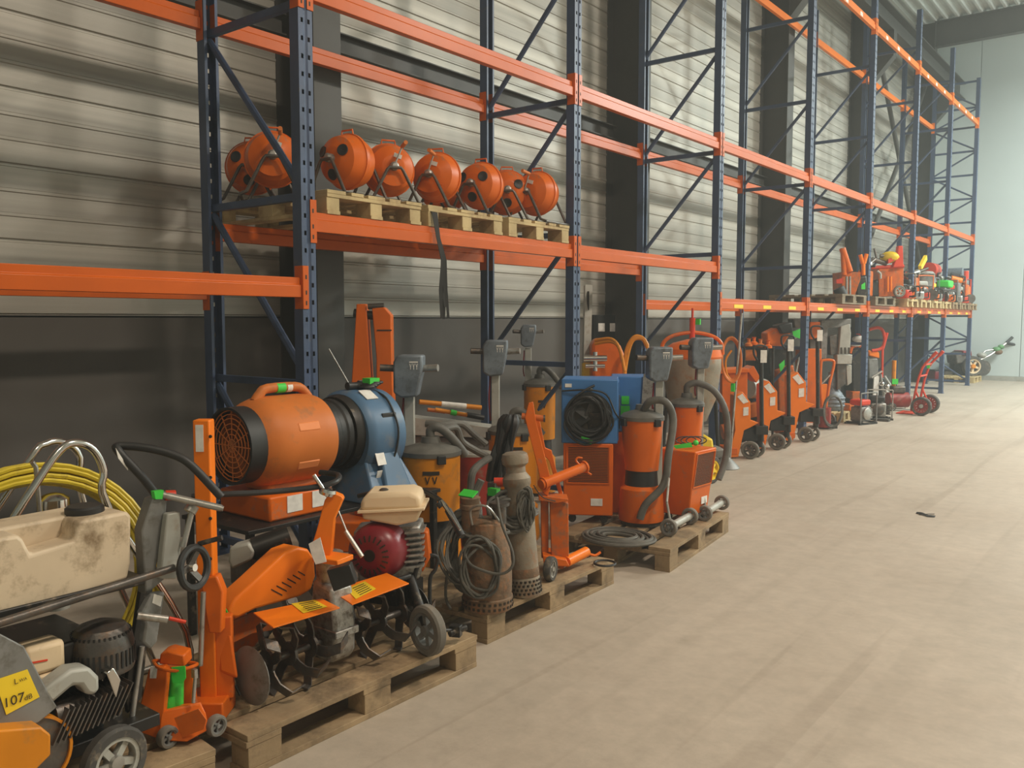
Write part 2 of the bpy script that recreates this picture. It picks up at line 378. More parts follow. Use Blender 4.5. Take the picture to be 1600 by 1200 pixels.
def beam(k, z, front=True, mat=m_orb, label='', stripes=False):
    y0, y1 = UY[k], UY[k+1]-PW; x = XF if front else XR
    s = 1 if front else -1
    xo = x if front else x+.0
    t = thing('rack_beam', label, 'rack beam', (x, y0, z))
    Lb = y1-y0
    prof = [(0, -BH/2), (0, .012), (-.012, .018), (-.012, BH/2), (-.05, BH/2), (-.05, -BH/2)]
    n_ = len(prof)
    mb = MB()
    if front: pts = [(-.005+a, c_) for a, c_ in prof]
    else: pts = [(.055+a, c_) for a, c_ in prof]
    # profile plane is X-Z, extruded along Y
    V = [(a, .006, c_) for a, c_ in pts]+[(a, Lb-.006, c_) for a, c_ in pts]
    mb.add(V, [tuple(range(n_)), tuple(range(2*n_-1, n_-1, -1))]+[(i, n_+i, n_+(i+1) % n_, (i+1) % n_) for i in range(n_)])
    part(t, 'beam', mb, mat, bev=.003)
    for yy, sg in ((0, -1), (Lb, 1)):
        c_ = MB()
        xa, xb = (-.07, .006) if front else (-.006, .07)
        c_.bx(xa, xb, yy-(.003 if sg < 0 else 0), yy+(.003 if sg > 0 else 0)-sg*.006, -.125, .125)
        fx_ = (.001, .006) if front else (-.006, -.001)
        c_.bx(fx_[0], fx_[1], min(yy, yy+sg*.04), max(yy, yy+sg*.04), -.125, .125)
        cn = part(t, 'connector', c_, mat, bev=.0015)
        for zz in (-.09, -.03, .06):
            part(cn, 'hook_slot', MB().bx(fx_[0], fx_[1]+(.001 if front else -.0), yy+sg*.016, yy+sg*.026, zz-.012, zz+.012), m_ink)
    if stripes:
        for j in range(3):
            part(t, 'white_stripe', MB().bx(-.004, -.003, .5+j*.7, .62+j*.7, -BH/2+.01, .01), m_white)
    return t
ordn = ['left-edge', 'nearest', 'second', 'third', 'fourth', 'fifth', 'sixth', 'last']
for k in range(0, 8):
    beam(k, 3.44, True, label=f'front orange beam at upper level, {ordn[k]} bay')
    beam(k, 3.44, False, label=f'rear orange beam at upper level, {ordn[k]} bay')
beam(0, 1.735, True, label='front orange beam crossing the left picture edge above the dark plinth')
beam(0, 1.735, False, label='rear orange beam just under the front one at the left picture edge')
for k in (1, 2):
    beam(k, 2.12, True, label=['front orange beam carrying the pallets of orange drums', 'front orange beam of the empty shelf right of the drums'][k-1])
    beam(k, 2.12, False, label=['rear orange beam under the drum pallets', 'rear orange beam of the empty shelf right of the drums'][k-1])
for k in range(3, 8):
    tb = beam(k, 1.73, True, label=f'front orange lower beam with yellow stickers, {ordn[k]} bay')
    for j in range(3): part(tb, 'sticker', MB().bx(-.004, -.002, .35+j*.85, .6+j*.85, -.045, -.005), m_yels, 'yellow capacity sticker')
    beam(k, 1.73, False, label=f'rear orange lower beam, {ordn[k]} bay')
for k in range(4, 8):
    beam(k, 6.13, True, m_orf, f'bright front orange top beam with white stripes, {ordn[k]} bay', True)
    beam(k, 6.13, False, m_orf, f'rear bright orange top beam, {ordn[k]} bay')
# ================================================================ helpers for things measured in the photograph
FW = Vector((-math.sin(YAW), math.cos(YAW), 0)); RT = Vector((math.cos(YAW), math.sin(YAW), 0)); UP = Vector((0, 0, 1))
def V3(*a): return Vector(a)
def fX(X): return lambda u, v: PX(u, v, X)
def fD(d): return lambda u, v: G(u, v, d)
def fH(dh): return lambda u, v: (lambda r_: r_*(dh/r_.dot(FW))+V3(0, 0, CH))(ray(u, v))      # point on a vertical plane facing the lens
def slab(mb, pts, fn, dv):
    a = [fn(*p) for p in pts]; dv = Vector(dv); return mb.hull4(a, [p+dv for p in a])
def strip(mb, pts, wv, t, smooth=0):
    """flat bar swept along pts: width vector wv, thickness t"""
    P = [Vector(p) for p in pts]; wv = Vector(wv); V = []; Fc = []; m = len(P)
    for i in range(m):
        tg = (P[min(i+1, m-1)]-P[max(i-1, 0)]).normalized(); nn = tg.cross(wv).normalized()*t/2
        V += [P[i]-wv/2-nn, P[i]+wv/2-nn, P[i]+wv/2+nn, P[i]-wv/2+nn]
    for i in range(m-1):
        for k in range(4): k2 = (k+1) % 4; Fc.append((i*4+k, i*4+k2, i*4+4+k2, i*4+4+k))
    Fc += [(3, 2, 1, 0), (m*4-4, m*4-3, m*4-2, m*4-1)]; return mb.add(V, Fc)
def obox(mb, c, sx, sy, sz, rz=0): return mb.box(c, (sx, sy, sz), Matrix.Rotation(rz, 3, 'Z'))
def wheel(t, c, ax, r, w_, rim=None, tyre=None, nsp=5, hub=None):
    """tyre with its own rim, spokes and hub"""
    rim = rim or m_lgrey; tyre = tyre or m_rub; c = Vector(c); ax = Vector(ax).normalized(); h = w_/2
    ty = part(t, 'wheel', MB().lathe([(r*.72, -h), (r*.92, -h), (r, -h*.6), (r, h*.6), (r*.92, h), (r*.72, h), (r*.72, -h)], c, ax, 24, False), tyre)
    part(ty, 'rim', MB().lathe([(r*.60, -h*.8), (r*.74, -h*.85), (r*.74, h*.85), (r*.60, h*.8), (r*.60, -h*.8)], c, ax, 24, False), rim)
    a, b_, _ = basis(ax); mb = MB()
    for k in range(nsp):
        q = 2*PI*k/nsp+.3; d = a*math.cos(q)+b_*math.sin(q); strip(mb, [c+d*r*.15, c+d*r*.65], ax.cross(d)*r*.2, h*.9)
    part(ty, 'spokes', mb, rim)
    part(ty, 'hub', MB().lathe([(r*.1, -h*1.05), (r*.2, -h), (r*.24, 0), (r*.2, h), (r*.1, h*1.05)], c, ax, 14), hub or rim)
    return ty
def pallet(loc, rz, mat, label, group=None, L_=1.2, W_=.8):
    t = thing('wooden_pallet', label, 'pallet', loc, rz, group)
    r = random.Random(int(loc[1]*977)); ys = [0, .1875, .3275, .5125, .655]; ws = [.145, .1, .145, .1, .145]; s = W_/.8
    for y, w_ in zip(ys, ws):
        j = r.uniform(-.006, .006); part(t, 'deck_board', MB().bx(j, L_+j, y*s, (y+w_)*s, .122, .144), mat, bev=.002)
    for x in (0, L_/2-.0725, L_-.145):
        part(t, 'cross_board', MB().bx(x, x+.145, 0, W_, .1, .122), mat, bev=.002)
        for y, w_ in ((0, .1), (W_/2-.05, .1), (W_-.1, .1)):
            part(t, 'block', MB().bx(x+r.uniform(0, .01), x+.145, y+.002, y+w_, .022, .1), mat, bev=.002)
    for y in (0, W_/2-.05, W_-.1): part(t, 'bottom_board', MB().bx(0, L_, y, y+.1, 0, .022), mat, bev=.002)
    return t
def lettering(t, s, o, xv, yv, size, mat):
    cu = bpy.data.curves.new('lettering', 'FONT'); cu.body = s; cu.size = 1; cu.extrude = 0
    ob = bpy.data.objects.new('tmp', cu); COL.objects.link(ob); bpy.context.view_layer.update()
    me = ob.to_mesh(); V = [v.co.copy() for v in me.vertices]; Fc = [list(p.vertices) for p in me.polygons]; ob.to_mesh_clear(); bpy.data.objects.remove(ob)
    xv = Vector(xv); yv = Vector(yv); o = Vector(o); return part(t, 'lettering', MB().add([o+xv*v.x*size+yv*v.y*size for v in V], Fc), mat)
def tag(t, pts, dv, name='tag', mat=None): return part(t, name, slab(MB(), pts[1], pts[0], dv), mat or m_green, 'bright green tag' if mat is None else None)
R_ = math.radians
# ================================================================ pallets
pallet((-2.575, .365, 0), R_(84), m_wood, 'wooden pallet under the floor saw at the lower left edge')
pallet((-2.44, 1.67, 0), R_(90), m_wood, 'wooden pallet under the orange tillers')
pallet((-2.57, 3.10, 0), R_(91.2), m_wood, 'wooden pallet under the rusty submersible pumps')
pallet((-2.44, 4.70, 0), R_(97), m_wood, 'wooden pallet under the orange dehumidifiers and wheeled vacuums')
ZS = 2.12+BH/2     # top of the drum shelf
for i, y in enumerate((3.42, 4.29, 5.165)):
    pallet((-4.06, y+.8, ZS), R_(180), m_wood2, ['pale pallet on the drum shelf, end nearest the camera', 'pale pallet in the middle of the drum shelf with a paper label', 'pale pallet at the far end of the drum shelf'][i])
# ================================================================ drain cleaning drums on the shelf
def drum(face=0):
    """axis along local -y (face towards -y)"""
    t = thing('drain_cleaning_drum', 'x', 'drum machine'); R = .175; zc = .265
    p = [(.0, -.15), (.07, -.15), (.085, -.145), (.15, -.10), (.168, -.05), (R, -.02), (R+.006, 0), (R, .02), (.168, .05), (.15, .10), (.085, .145), (.07, .15), (0, .15)]
    bd = part(t, 'drum', MB().lathe(p, (0, 0, zc), (0, 1, 0), 36, False), m_or)
    part(t, 'seam_band', MB().lathe([(R-.004, -.012), (R+.009, -.012), (R+.009, .012), (R-.004, .012)], (0, 0, zc), (0, 1, 0), 36), m_or)
    if face == 0:
        for k in range(3):
            q = 2*PI*k/3+.5; c = Vector((.1*math.cos(q), -.139, zc+.1*math.sin(q))); n_ = Vector((.35*math.cos(q), -1, .35*math.sin(q)))
            part(t, 'inspection_hole', MB().lathe([(.036, -.004), (.038, .004), (.034, .006), (.001, -.002)], c, n_, 18), m_blk, 'black round opening')
    else:
        part(t, 'guard_plate', MB().prism([(.13*math.cos(a), .13*math.sin(a)) for a in [PI*1.22+i*PI*.56/8 for i in range(9)]]+[(0, .0)], (0, -.158, zc), (1, 0, 0), (0, 0, 1), .006), m_or)
        part(t, 'label', MB().box((.03, -.153, zc+.075), (.055, .003, .028), Matrix.Rotation(.3, 3, 'Y')), m_white, 'white paper label')
        cr = part(t, 'crank', MB().tube([(0, -.16, zc), (0, -.19, zc+.01), (.05, -.2, zc+.13)], .006), m_steel)
        part(cr, 'handle', MB().cyl((.05, -.2, zc+.13), (.05, -.3, zc+.14), .014), m_orp)
    part(t, 'carry_handle', MB().tube([(-.05, 0, zc+R), (-.045, 0, zc+R+.03), (.045, 0, zc+R+.03), (.05, 0, zc+R)], .006), m_or)
    for sy in (-1, 1):
        fr = part(t, 'stand', MB().tube([(-.2, sy*.19, .013), (-.16, sy*.2, .03), (-.055, sy*.2, zc-.03), (-.04, sy*.2, zc-.012), (.04, sy*.2, zc-.012), (.055, sy*.2, zc-.03), (.16, sy*.2, .03), (.2, sy*.19, .013)], .011, 10), m_dsteel)
        part(fr, 'bearing', MB().lathe([(.03, -.02), (.03, .02), (.018, .03)], (0, sy*.17, zc), (0, sy, 0), 12), m_alu)
    for sx in (-1, 1): part(t, 'foot_rail', MB().tube([(sx*.2, -.19, .012), (sx*.2, .19, .012)], .011, 10), m_dsteel)
    return t
dA = drum(0); dB = drum(1); index()
DZ = ZS+.144
DL = [(-4.74, 3.545, .92, 1, 'orange drum machine with white labels seen through the nearest rack frame'),
      (-5.12, 3.66, .8, 0, 'orange drum machine behind the labelled one, against the wall'),
      (-4.42, 3.90, .1, 0, 'orange drum machine with dark round opening, just right of the blue post'),
      (-4.44, 4.29, 1.03, 1, 'orange drum machine turned edge-on with crank handle, third on the shelf'),
      (-4.38, 4.72, .4, 1, 'orange drum machine with a tilted white label in mid shelf'),
      (-4.38, 5.22, .22, 0, 'orange drum machine with two dark openings left of the hanging brace'),
      (-4.44, 5.62, .7, 0, 'orange drum machine with one dark opening on its lower face'),
      (-4.28, 5.82, .07, 1, 'rightmost orange drum machine on the shelf'),
      (-4.86, 5.32, .2, 1, 'orange drum machine low behind the middle pair')]
first = [True, True]
for i, (x, y, rz, k, lb) in enumerate(DL):
    src = dB if k else dA
    if first[k]: first[k] = False; src.location = (x, y, DZ); src.rotation_euler = (0, 0, rz); src['label'] = lb
    else: dup(src, (x, y, DZ), rz, lb)
# black straps hanging over the shelf edge
t = thing('hanging_strap', 'dark tangled straps hanging down from the middle drum pallet', 'strap', (-4.02, 4.33, 1.6), world=True)
for k in range(7):
    dx = random.uniform(-.015, .03); a = random.uniform(-.02, .02)
    strip_m = MB(); strip(strip_m, [(-4.1, 4.33+a, 2.29), (-4.045, 4.335+a, 2.27), (-4.02+dx*.3, 4.34+a*.5, 2.1), (-3.99+dx, 4.36+a, 1.95), (-3.99-dx*.4, 4.36+a*2, 1.75), (-3.99+dx, 4.37+a*2.2, 1.55+.09*random.random())], (.008, .016, 0), .004)
    part(t, 'strap', strip_m, m_blk)
# ================================================================ FLOOR SAW (standing on the first pallet)
t = thing('floor_saw', 'walk-behind floor saw with cream water tank and yellow noise sticker', 'saw', (-2.7, 1.0, .144), world=True)
F = fX(-2.5)
pp = [(-60, 990), (200, 905), (205, 880), (206, 805), (198, 799), (122, 815), (117, 846), (49, 866), (37, 843), (29, 836), (-60, 850)]
mb = MB(); slab(mb, pp, fX(-2.5), (-.1, 0, 0))
tk = part(t, 'water_tank', mb, m_tank, 'dirty cream plastic water tank', bev=.012, segs=3)
mb = MB(); slab(mb, [(-60, 990), (200, 905), (205, 880), (206, 805), (198, 799), (-60, 850)], fX(-2.6), (-.14, 0, 0)); mb.v = [v+V3(0, 0, 0) for v in mb.v]
mb = MB(); slab(mb, [(-60, 990), (200, 905), (205, 880), (206, 805), (198, 799), (-60, 850)], fX(-2.5), (-.13, 0, 0)); mb.v = [v+V3(-.095, 0, 0) for v in mb.v]
part(tk, 'tank_back', mb, m_tank, bev=.012, segs=3)
part(tk, 'filler_cap', MB().lathe([(.055, 0), (.055, .018), (.048, .024)], (-2.6, 1.235, .964), (0, 0, 1), 24), m_blk, 'black filler cap')
part(t, 'tank_tray', MB().bx(-2.74, -2.49, .6, 1.36, .735, .762), m_blkm, bev=.004)
part(t, 'frame_tube', MB().cyl(PX(-60, 992, -2.47), PX(272, 887, -2.44), .012), m_dsteel)
part(t, 'frame_plate', slab(MB(), [(-10, 985), (38, 1010), (78, 1085), (90, 1105), (60, 1130), (-10, 1150)], fX(-2.44), (-.02, 0, 0)), m_grey, 'grey belt cover plate', bev=.004)
st = part(t, 'noise_sticker', slab(MB(), [(-8, 1063), (43, 1046), (62, 1089), (10, 1117)], fX(-2.437), (-.002, 0, 0)), m_yels, 'yellow noise level sticker')
o_ = PX(6, 1108, -2.434); xv = (PX(56, 1090, -2.434)-o_).normalized(); yv = Vector((1, 0, 0)).cross(xv)*1; yv = yv if yv.z > 0 else -yv
lettering(st, '107', PX(5, 1107, -2.434), xv, yv, .037, m_ink)
lettering(st, 'dB', PX(38, 1095, -2.434), xv, yv, .02, m_ink)
lettering(st, 'L', PX(22, 1070, -2.434), xv, yv, .022, m_ink)
lettering(st, 'WA', PX(30, 1066, -2.434), xv, yv, .012, m_ink)
gd = part(t, 'blade_guard', slab(MB(), [(-60, 1146), (65, 1136), (80, 1148), (80, 1180), (45, 1215), (-60, 1240)], fX(-2.38), (-.08, 0, 0)), m_ory, 'amber blade guard', bev=.006)
c = PX(45, 1180, -2.47)
part(t, 'guard_disc', MB().lathe([(.105, -.01), (.108, .01), (.09, .012), (.001, .012)], c, (1, 0, 0), 36), m_dsteel)
part(t, 'guard_rim', MB().lathe([(.104, -.015), (.112, -.015), (.112, .018), (.104, .018), (.104, -.015)], c, (1, 0, 0), 36, False), m_ory)
# engine
eb = PX(150, 1020, -2.62)
part(t, 'engine_block', MB().bx(-2.85, -2.55, .95, 1.25, .3, .6), m_blkm, bev=.01)
eh = PX(160, 1040, -2.56)
sh = part(t, 'starter_housing', MB().lathe([(.088, -.01), (.092, .0), (.092, .07), (.086, .1), (.07, .125), (.03, .14), (.001, .142)], eh, (0, 0, 1), 36, True), m_dsteel, 'dark slotted starter housing')
mb = MB()
for k in range(36):
    a = 2*PI*k/36
    for z, l in ((.035, .05), (.1, .02)):
        r = .0925 if z < .09 else .082; mb.box(eh+V3(r*math.cos(a), r*math.sin(a), z), (.006, .006, l), Matrix.Rotation(a, 3, 'Z'))
part(sh, 'cooling_slots', mb, m_blk, stuff=True)
ab = PX(62, 1040, -2.55)
part(t, 'air_filter_box', MB().box(ab+V3(0, 0, .03), (.09, .11, .085)), m_cream, 'beige air filter box', bev=.014)
part(t, 'air_filter_base', MB().box(ab+V3(0, 0, -.03), (.10, .12, .035)), m_cream, bev=.006)
part(t, 'air_filter_mark', MB().box(ab+V3(.0465, -.02, .03), (.002, .045, .005), Matrix.Rotation(-.12, 3, 'X')), m_redo)
part(t, 'exhaust_shield', slab(MB(), [(66, 1080), (112, 1046), (140, 1042), (156, 1058), (157, 1078), (147, 1088), (136, 1085), (127, 1072), (115, 1072), (80, 1102)], fX(-2.44), (-.07, 0, 0)), m_lgrey, 'pale grey exhaust shield', bev=.012)
mb = MB(); a0, a1 = PX(82, 1118, -2.5), PX(182, 1075, -2.5)
for k in range(13):
    c = a0.lerp(a1, k/12); slab(mb, [(0, 0)]*3, lambda u, v: c, (0, 0, 0)) if False else mb.box(c+V3(0, 0, -.02), (.11, .004, .1), Matrix.Rotation(-.5, 3, 'X'))
part(t, 'cooling_fins', mb, m_dsteel, stuff=True)
part(t, 'cylinder', MB().cyl(a0, a1+V3(0, 0, -.02), .036), m_dsteel)
part(t, 'exhaust_cap', slab(MB(), [(167, 1052), (178, 1043), (190, 1062), (182, 1092)], fX(-2.44), (-.05, 0, 0)), m_chr, bev=.004)
part(t, 'chassis', MB().bx(-2.8, -2.5, .55, 1.4, .27, .31), m_blkm, bev=.004)
wc = PX(177, 1166, -2.44); wc.z = .144+.103; wheel(t, wc, (1, .12, 0), .103, .045, m_lgrey, m_rub, 5, m_steel)
w2 = wc+V3(-.42, 0, 0); wheel(t, w2, (1, .12, 0), .103, .045)
w3 = wc+V3(-.03, -.62, 0); wheel(t, w3, (1, .12, 0), .103, .045)
part(t, 'axle', MB().cyl(wc, w2, .012), m_dsteel)
part(t, 'leg_strut', MB().cyl(PX(222, 1010, -2.55), PX(205, 1130, -2.55), .008).cyl(PX(226, 960, -2.6), V3(-2.6, 1.3, .3), .02), m_steel)
# steering column and bars
part(t, 'column', slab(MB(), [(238, 780), (262, 772), (258, 830), (245, 885), (258, 905), (228, 930), (222, 830)], fX(-2.5), (-.05, 0, 0)), m_grey, 'grey control column', bev=.005)
part(t, 'side_panel', slab(MB(), [(245, 776), (262, 774), (240, 910), (222, 1090), (200, 1115), (196, 1080), (222, 905)], fX(-2.56), (-.02, 0, 0)), m_blkm, 'dark side panel', bev=.003)
part(t, 'column_plate', slab(MB(), [(262, 803), (282, 800), (284, 855), (276, 905), (250, 905), (256, 850)], fX(-2.47), (-.03, 0, 0)), m_lgrey, bev=.005)
part(t, 'column_tube', MB().cyl(PX(302, 790, -2.46), PX(286, 855, -2.46), .009).cyl(PX(302, 790, -2.46), PX(296, 800, -2.46), .02), m_steel)
part(t, 'lever', slab(MB(), [(238, 928), (258, 925), (246, 1003), (236, 1015), (224, 1004), (228, 975), (220, 960)], fX(-2.46), (-.03, 0, 0)), m_grey, 'grey lever with rounded end', bev=.006)
part(t, 'lever_label', slab(MB(), [(241, 928), (254, 932), (251, 948), (238, 942)], fX(-2.458), (-.002, 0, 0)), m_white)
part(t, 'crossbar', MB().cyl(PX(255, 773, -2.5), PX(346, 794, -2.38), .011, n=16).cyl(PX(345, 794, -2.38), PX(349, 795, -2.375), .0085), m_steel, 'steel crossbar with open end')
part(t, 'crossbar_clamp', MB().lathe([(.016, 0), (.016, .03)], PX(258, 774, -2.5), (.3, 1, -.1), 12), m_redo, 'red plastic clamp')
tag(t, (fX(-2.49), [(241, 768), (256, 766), (254, 780), (243, 780)]), (-.02, 0, 0))
part(t, 'handlebar', MB().tube([PX(243, 772, -2.52), PX(222, 745, -2.54), PX(186, 706, -2.58), PX(187, 697, -2.6), PX(230, 700, -2.55), PX(272, 711, -2.5), PX(300, 728, -2.46), PX(346, 777, -2.40)], .0135, 12, 4), m_blk, 'black loop handlebar')
tag(t, (fX(-2.56), [(181, 700), (200, 730), (200, 735), (185, 716)]), (-.003, 0, 0), 'label', m_white)
hc = PX(303, 887, -2.4); ax = Vector((.94, .32, .1)); a, b_, _ = basis(ax)
hw = part(t, 'handwheel', MB().tube([hc+(a*math.cos(q)+b_*math.sin(q))*.062 for q in [2*PI*k/24 for k in range(24)]], .012, 8, 0, True), m_blk, 'black handwheel')
mb = MB()
for k in range(3): q = 2*PI*k/3; strip(mb, [hc-ax*.02, hc+(a*math.cos(q)+b_*math.sin(q))*.06], ax.cross(a*math.cos(q)+b_*math.sin(q))*.02, .008)
part(hw, 'spoke', mb, m_dsteel); part(hw, 'spindle', MB().cyl(hc-ax*.09, hc+ax*.005, .012), m_chr)
part(t, 'side_rod', MB().cyl(PX(310, 850, -2.42), PX(347, 840, -2.36), .008), m_blkm)
vp_ = part(t, 'valve', MB().cyl(PX(215, 962, -2.45), PX(262, 968, -2.41), .012), m_steel)
part(vp_, 'valve_lever', MB().cyl(PX(264, 966, -2.41), PX(290, 972, -2.39), .006), m_redo, 'red valve lever')
# ================================================================ YELLOW CABLE REEL
t = thing('cable_reel', 'reel of yellow inspection cable in a bent chrome tube frame', 'reel', (-3.05, 1.25, 0), world=True)
cc = PX(62, 908, -3.0); aY = V3(.12, .99, 0).normalized(); ax = V3(.97, -.12, .2).normalized(); a_ = ax.cross(UP).normalized(); b_ = a_.cross(ax).normalized()
r = random.Random(3)
for k in range(16):
    rr_ = .335+.018*(k % 4)+r.uniform(-.004, .004); off = .022*(k//4)-.03
    part(t, 'cable', MB().tube([cc+ax*off+(a_*math.cos(q)+b_*math.sin(q))*(rr_+.003*math.sin(3*q+k)) for q in [2*PI*j/40 for j in range(40)]], .0088, 7, 0, True), m_yel)
part(t, 'cable_tie', MB().tube([cc+ax*(.05*math.cos(q))+(a_*.5+b_*.86)*(.365+.05*math.sin(q)) for q in [2*PI*j/12 for j in range(12)]], .003, 6, 0, True), m_white)
part(t, 'frame_loop', MB().tube([PX(8, 832, -2.88), PX(50, 765, -2.88), PX(92, 705, -2.88), PX(118, 692, -2.88), PX(145, 702, -2.88), PX(162, 735, -2.88), PX(170, 795, -2.88), V3(-2.88, 1.72, .4), V3(-2.88, 1.72, .16)], .013, 12, 4), m_chr)
part(t, 'frame_loop', MB().tube([V3(-3.2, 1.05, .16), V3(-3.2, 1.05, .6), PX(42, 725, -3.2), PX(72, 694, -3.2), PX(100, 692, -3.2), PX(125, 715, -3.2), PX(132, 790, -3.2), V3(-3.2, 1.78, .16)], .013, 12, 4), m_chr)
part(t, 'frame_stay', MB().tube([PX(50, 722, -2.95), PX(56, 730, -2.95), PX(60, 775, -2.95), PX(63, 812, -2.95)], .008), m_steel)
for p_, q_ in ((V3(-2.88, 1.72, .16), V3(-3.2, 1.78, .16)), (V3(-2.9, 1.05, .16), V3(-3.2, 1.05, .16)), (V3(-2.9, 1.05, .16), V3(-2.88, 1.72, .16)), (V3(-3.2, 1.05, .16), V3(-3.2, 1.78, .16))): part(t, 'floor_rail', MB().cyl(p_, q_, .013), m_steel)
lc = PX(84, 800, -2.98)
part(t, 'slip_ring', MB().lathe([(.05, -.03), (.052, 0), (.05, .025), (.03, .04), (.012, .045)], lc+V3(0, 0, .02), (0, 0, 1), 24), m_chr, 'chrome slip ring dome')
part(t, 'slip_ring_base', MB().lathe([(.04, -.35), (.045, -.03)], lc+V3(0, 0, .02), (0, 0, 1), 20), m_lgrey)
# ================================================================ MINI LIFTER
t = thing('toe_jack', 'small orange toe jack on casters with green tag, at the pallet corner', 'jack', (-2.62, 1.45, .144), world=True)
D = 2.86; F = fD(D); n = FW
part(t, 'side_column', slab(MB(), [(232, 1046), (256, 1042), (262, 1050), (252, 1157), (214, 1143), (212, 1130)], F, n*.03), m_or, bev=.004)
part(t, 'back_plate', slab(MB(), [(256, 1042), (300, 1045), (306, 1100), (300, 1110), (252, 1105)], fD(D+.12), n*.02), m_or, bev=.003)
part(t, 'cap', slab(MB(), [(250, 1022), (262, 1018), (287, 1024), (289, 1042), (248, 1038)], fD(D+.03), n*.07), m_or, bev=.005)
part(t, 'collar', MB().tube([G(242, 1037, D+.02), G(250, 1044, D-.01), G(275, 1048, D-.01), G(302, 1041, D+.02), G(303, 1036, D+.08), G(245, 1032, D+.08)], .006, 8, 3, True), m_or)
part(t, 'ram', MB().cyl(G(275, 1112, D+.06), G(276, 1050, D+.06), .024).cyl(G(268, 1120, D+.06), G(268, 1085, D+.06), .032), m_green, 'green hydraulic ram')
part(t, 'tray', MB().hull4([G(246, 1158, D-.02), G(292, 1160, D-.02), G(328, 1140, D+.04), G(300, 1130, D+.14), G(250, 1135, D+.12)], [G(252, 1112, D), G(312, 1100, D+.04), G(322, 1115, D+.04), G(310, 1098, D+.1), G(256, 1102, D+.08)]), m_or, bev=.005)
part(t, 'tray_opening', slab(MB(), [(272, 1122), (310, 1108), (322, 1125), (318, 1140), (285, 1152)], fD(D-.022), n*.004), m_or2, 'recessed orange tray face')
part(t, 'lifting_rod', MB().cyl(G(302, 1098, D+.02), G(305, 1058, D+.02), .006).box(G(304, 1052, D+.02), (.02, .012, .03)), m_steel)
for u, v, dd in ((262, 1158, -.02), (338, 1139, .06)):
    c = G(u, v, D+dd); c.z = .144+.036; wheel(t, c, (1, .1, 0), .036, .03, m_grey, m_rubg)
tag(t, (fD(D-.012), [(268, 1043), (289, 1041), (290, 1060), (285, 1068), (270, 1067), (268, 1058)]), n*.004)
tag(t, (fD(D-.003), [(235, 1042), (246, 1040), (244, 1060), (234, 1060)]), n*.002, 'label', m_white)
# ================================================================ ORANGE POST LIFTER
D = 3.06; bp_ = G(325, 1105, D); bp_.z = .144
t = thing('post_lifter', 'tall narrow orange post with a white label standing left of the orange blower', 'lifter', bp_, world=True)
DH = (bp_-V3(0, 0, CH)).dot(FW); F = fH(DH)
part(t, 'mast', MB().box(V3(bp_.x, bp_.y, .675)+FW*.03, (.058, .055, 1.05), Matrix.Rotation(YAW, 3, 'Z')), m_orf, bev=.005)
for v in (682, 746, 810, 873): part(t, 'bolt_hole', MB().lathe([(.006, 0), (.006, .004)], fH(DH+.0015)(329, v), -FW, 10), m_ink)
tag(t, (fH(DH-.001), [(305, 664), (317, 664), (318, 706), (306, 706)]), FW*.003, 'label', m_white)
part(t, 'foot', MB().box(V3(bp_.x, bp_.y, .18)+FW*.02, (.14, .14, .07), Matrix.Rotation(YAW, 3, 'Z')).box(V3(bp_.x, bp_.y, .35)+RT*.05+FW*.04, (.06, .05, .3), Matrix.Rotation(YAW+.2, 3, 'Z')), m_or, bev=.006)
part(t, 'pump_body', MB().hull4([G(342, 1050, D), G(372, 1060, D), G(372, 1060, D+.1), G(342, 1050, D+.1)], [G(338, 985, D), G(362, 990, D), G(362, 990, D+.1), G(338, 985, D+.1)]), m_or, bev=.01)
part(t, 'side_rod', MB().cyl(G(313, 1040, D-.06), G(318, 925, D-.06), .009), m_steel)
part(t, 'hook_arm', slab(MB(), [(312, 905), (338, 900), (348, 925), (345, 990), (326, 990)], fD(D-.05), FW*.05), m_or, bev=.006)
# ================================================================ STAND AND TWO BLOWERS
t = thing('steel_stand', 'dark steel stand carrying the two portable blowers, mostly hidden', 'stand', (-3.55, 2.85, 0), world=True)
SH = .60
part(t, 'shelf', MB().bx(-3.82, -3.28, 2.28, 3.55, SH-.02, SH), m_blkm, bev=.003)
for x in (-3.80, -3.31):
    for y in (2.31, 3.52): part(t, 'leg', MB().bx(x-.015, x+.015, y-.015, y+.015, 0, SH-.02), m_blkm)
t = thing('orange_case', 'flat orange case with two paper labels under the orange blower', 'case', (-3.5, 2.6, SH), world=True)
part(t, 'body', MB().bx(-3.74, -3.34, 2.44, 2.82, SH, SH+.12), m_or, bev=.012)
for y in (2.54, 2.69): part(t, 'label', MB().bx(-3.34, -3.337, y, y+.09, SH+.03, SH+.11), m_white)
bx_, bz = -3.52, .955
t = thing('portable_blower', 'round orange plastic blower with black mouth ring and green-tagged handle', 'blower', (bx_, 2.65, SH+.12), world=True)
def at(y, z=0, x=0): return V3(bx_+x, y, bz+z)
part(t, 'housing', MB().lathe([(.168, 2.42), (.185, 2.44), (.205, 2.47), (.218, 2.51), (.222, 2.56), (.222, 2.76), (.218, 2.81), (.208, 2.84), (.18, 2.845), (.168, 2.82), (.168, 2.42)], V3(bx_, 0, bz), (0, 1, 0), 48, False), m_orp)
part(t, 'mouth_ring', MB().lathe([(.172, 2.35), (.184, 2.35), (.184, 2.46), (.172, 2.46), (.172, 2.35)], V3(bx_, 0, bz), (0, 1, 0), 40, False), m_blk, 'black duct flange')
mb = MB()
for r in (.03, .055, .08, .105, .13, .15, .168): mb.tube([at(2.37, r*math.sin(q), r*math.cos(q)) for q in [2*PI*k/28 for k in range(28)]], .003, 5, 0, True)
for k in range(12): q = PI*k/6; mb.cyl(at(2.37), at(2.37, .17*math.sin(q), .17*math.cos(q)), .0028, n=5)
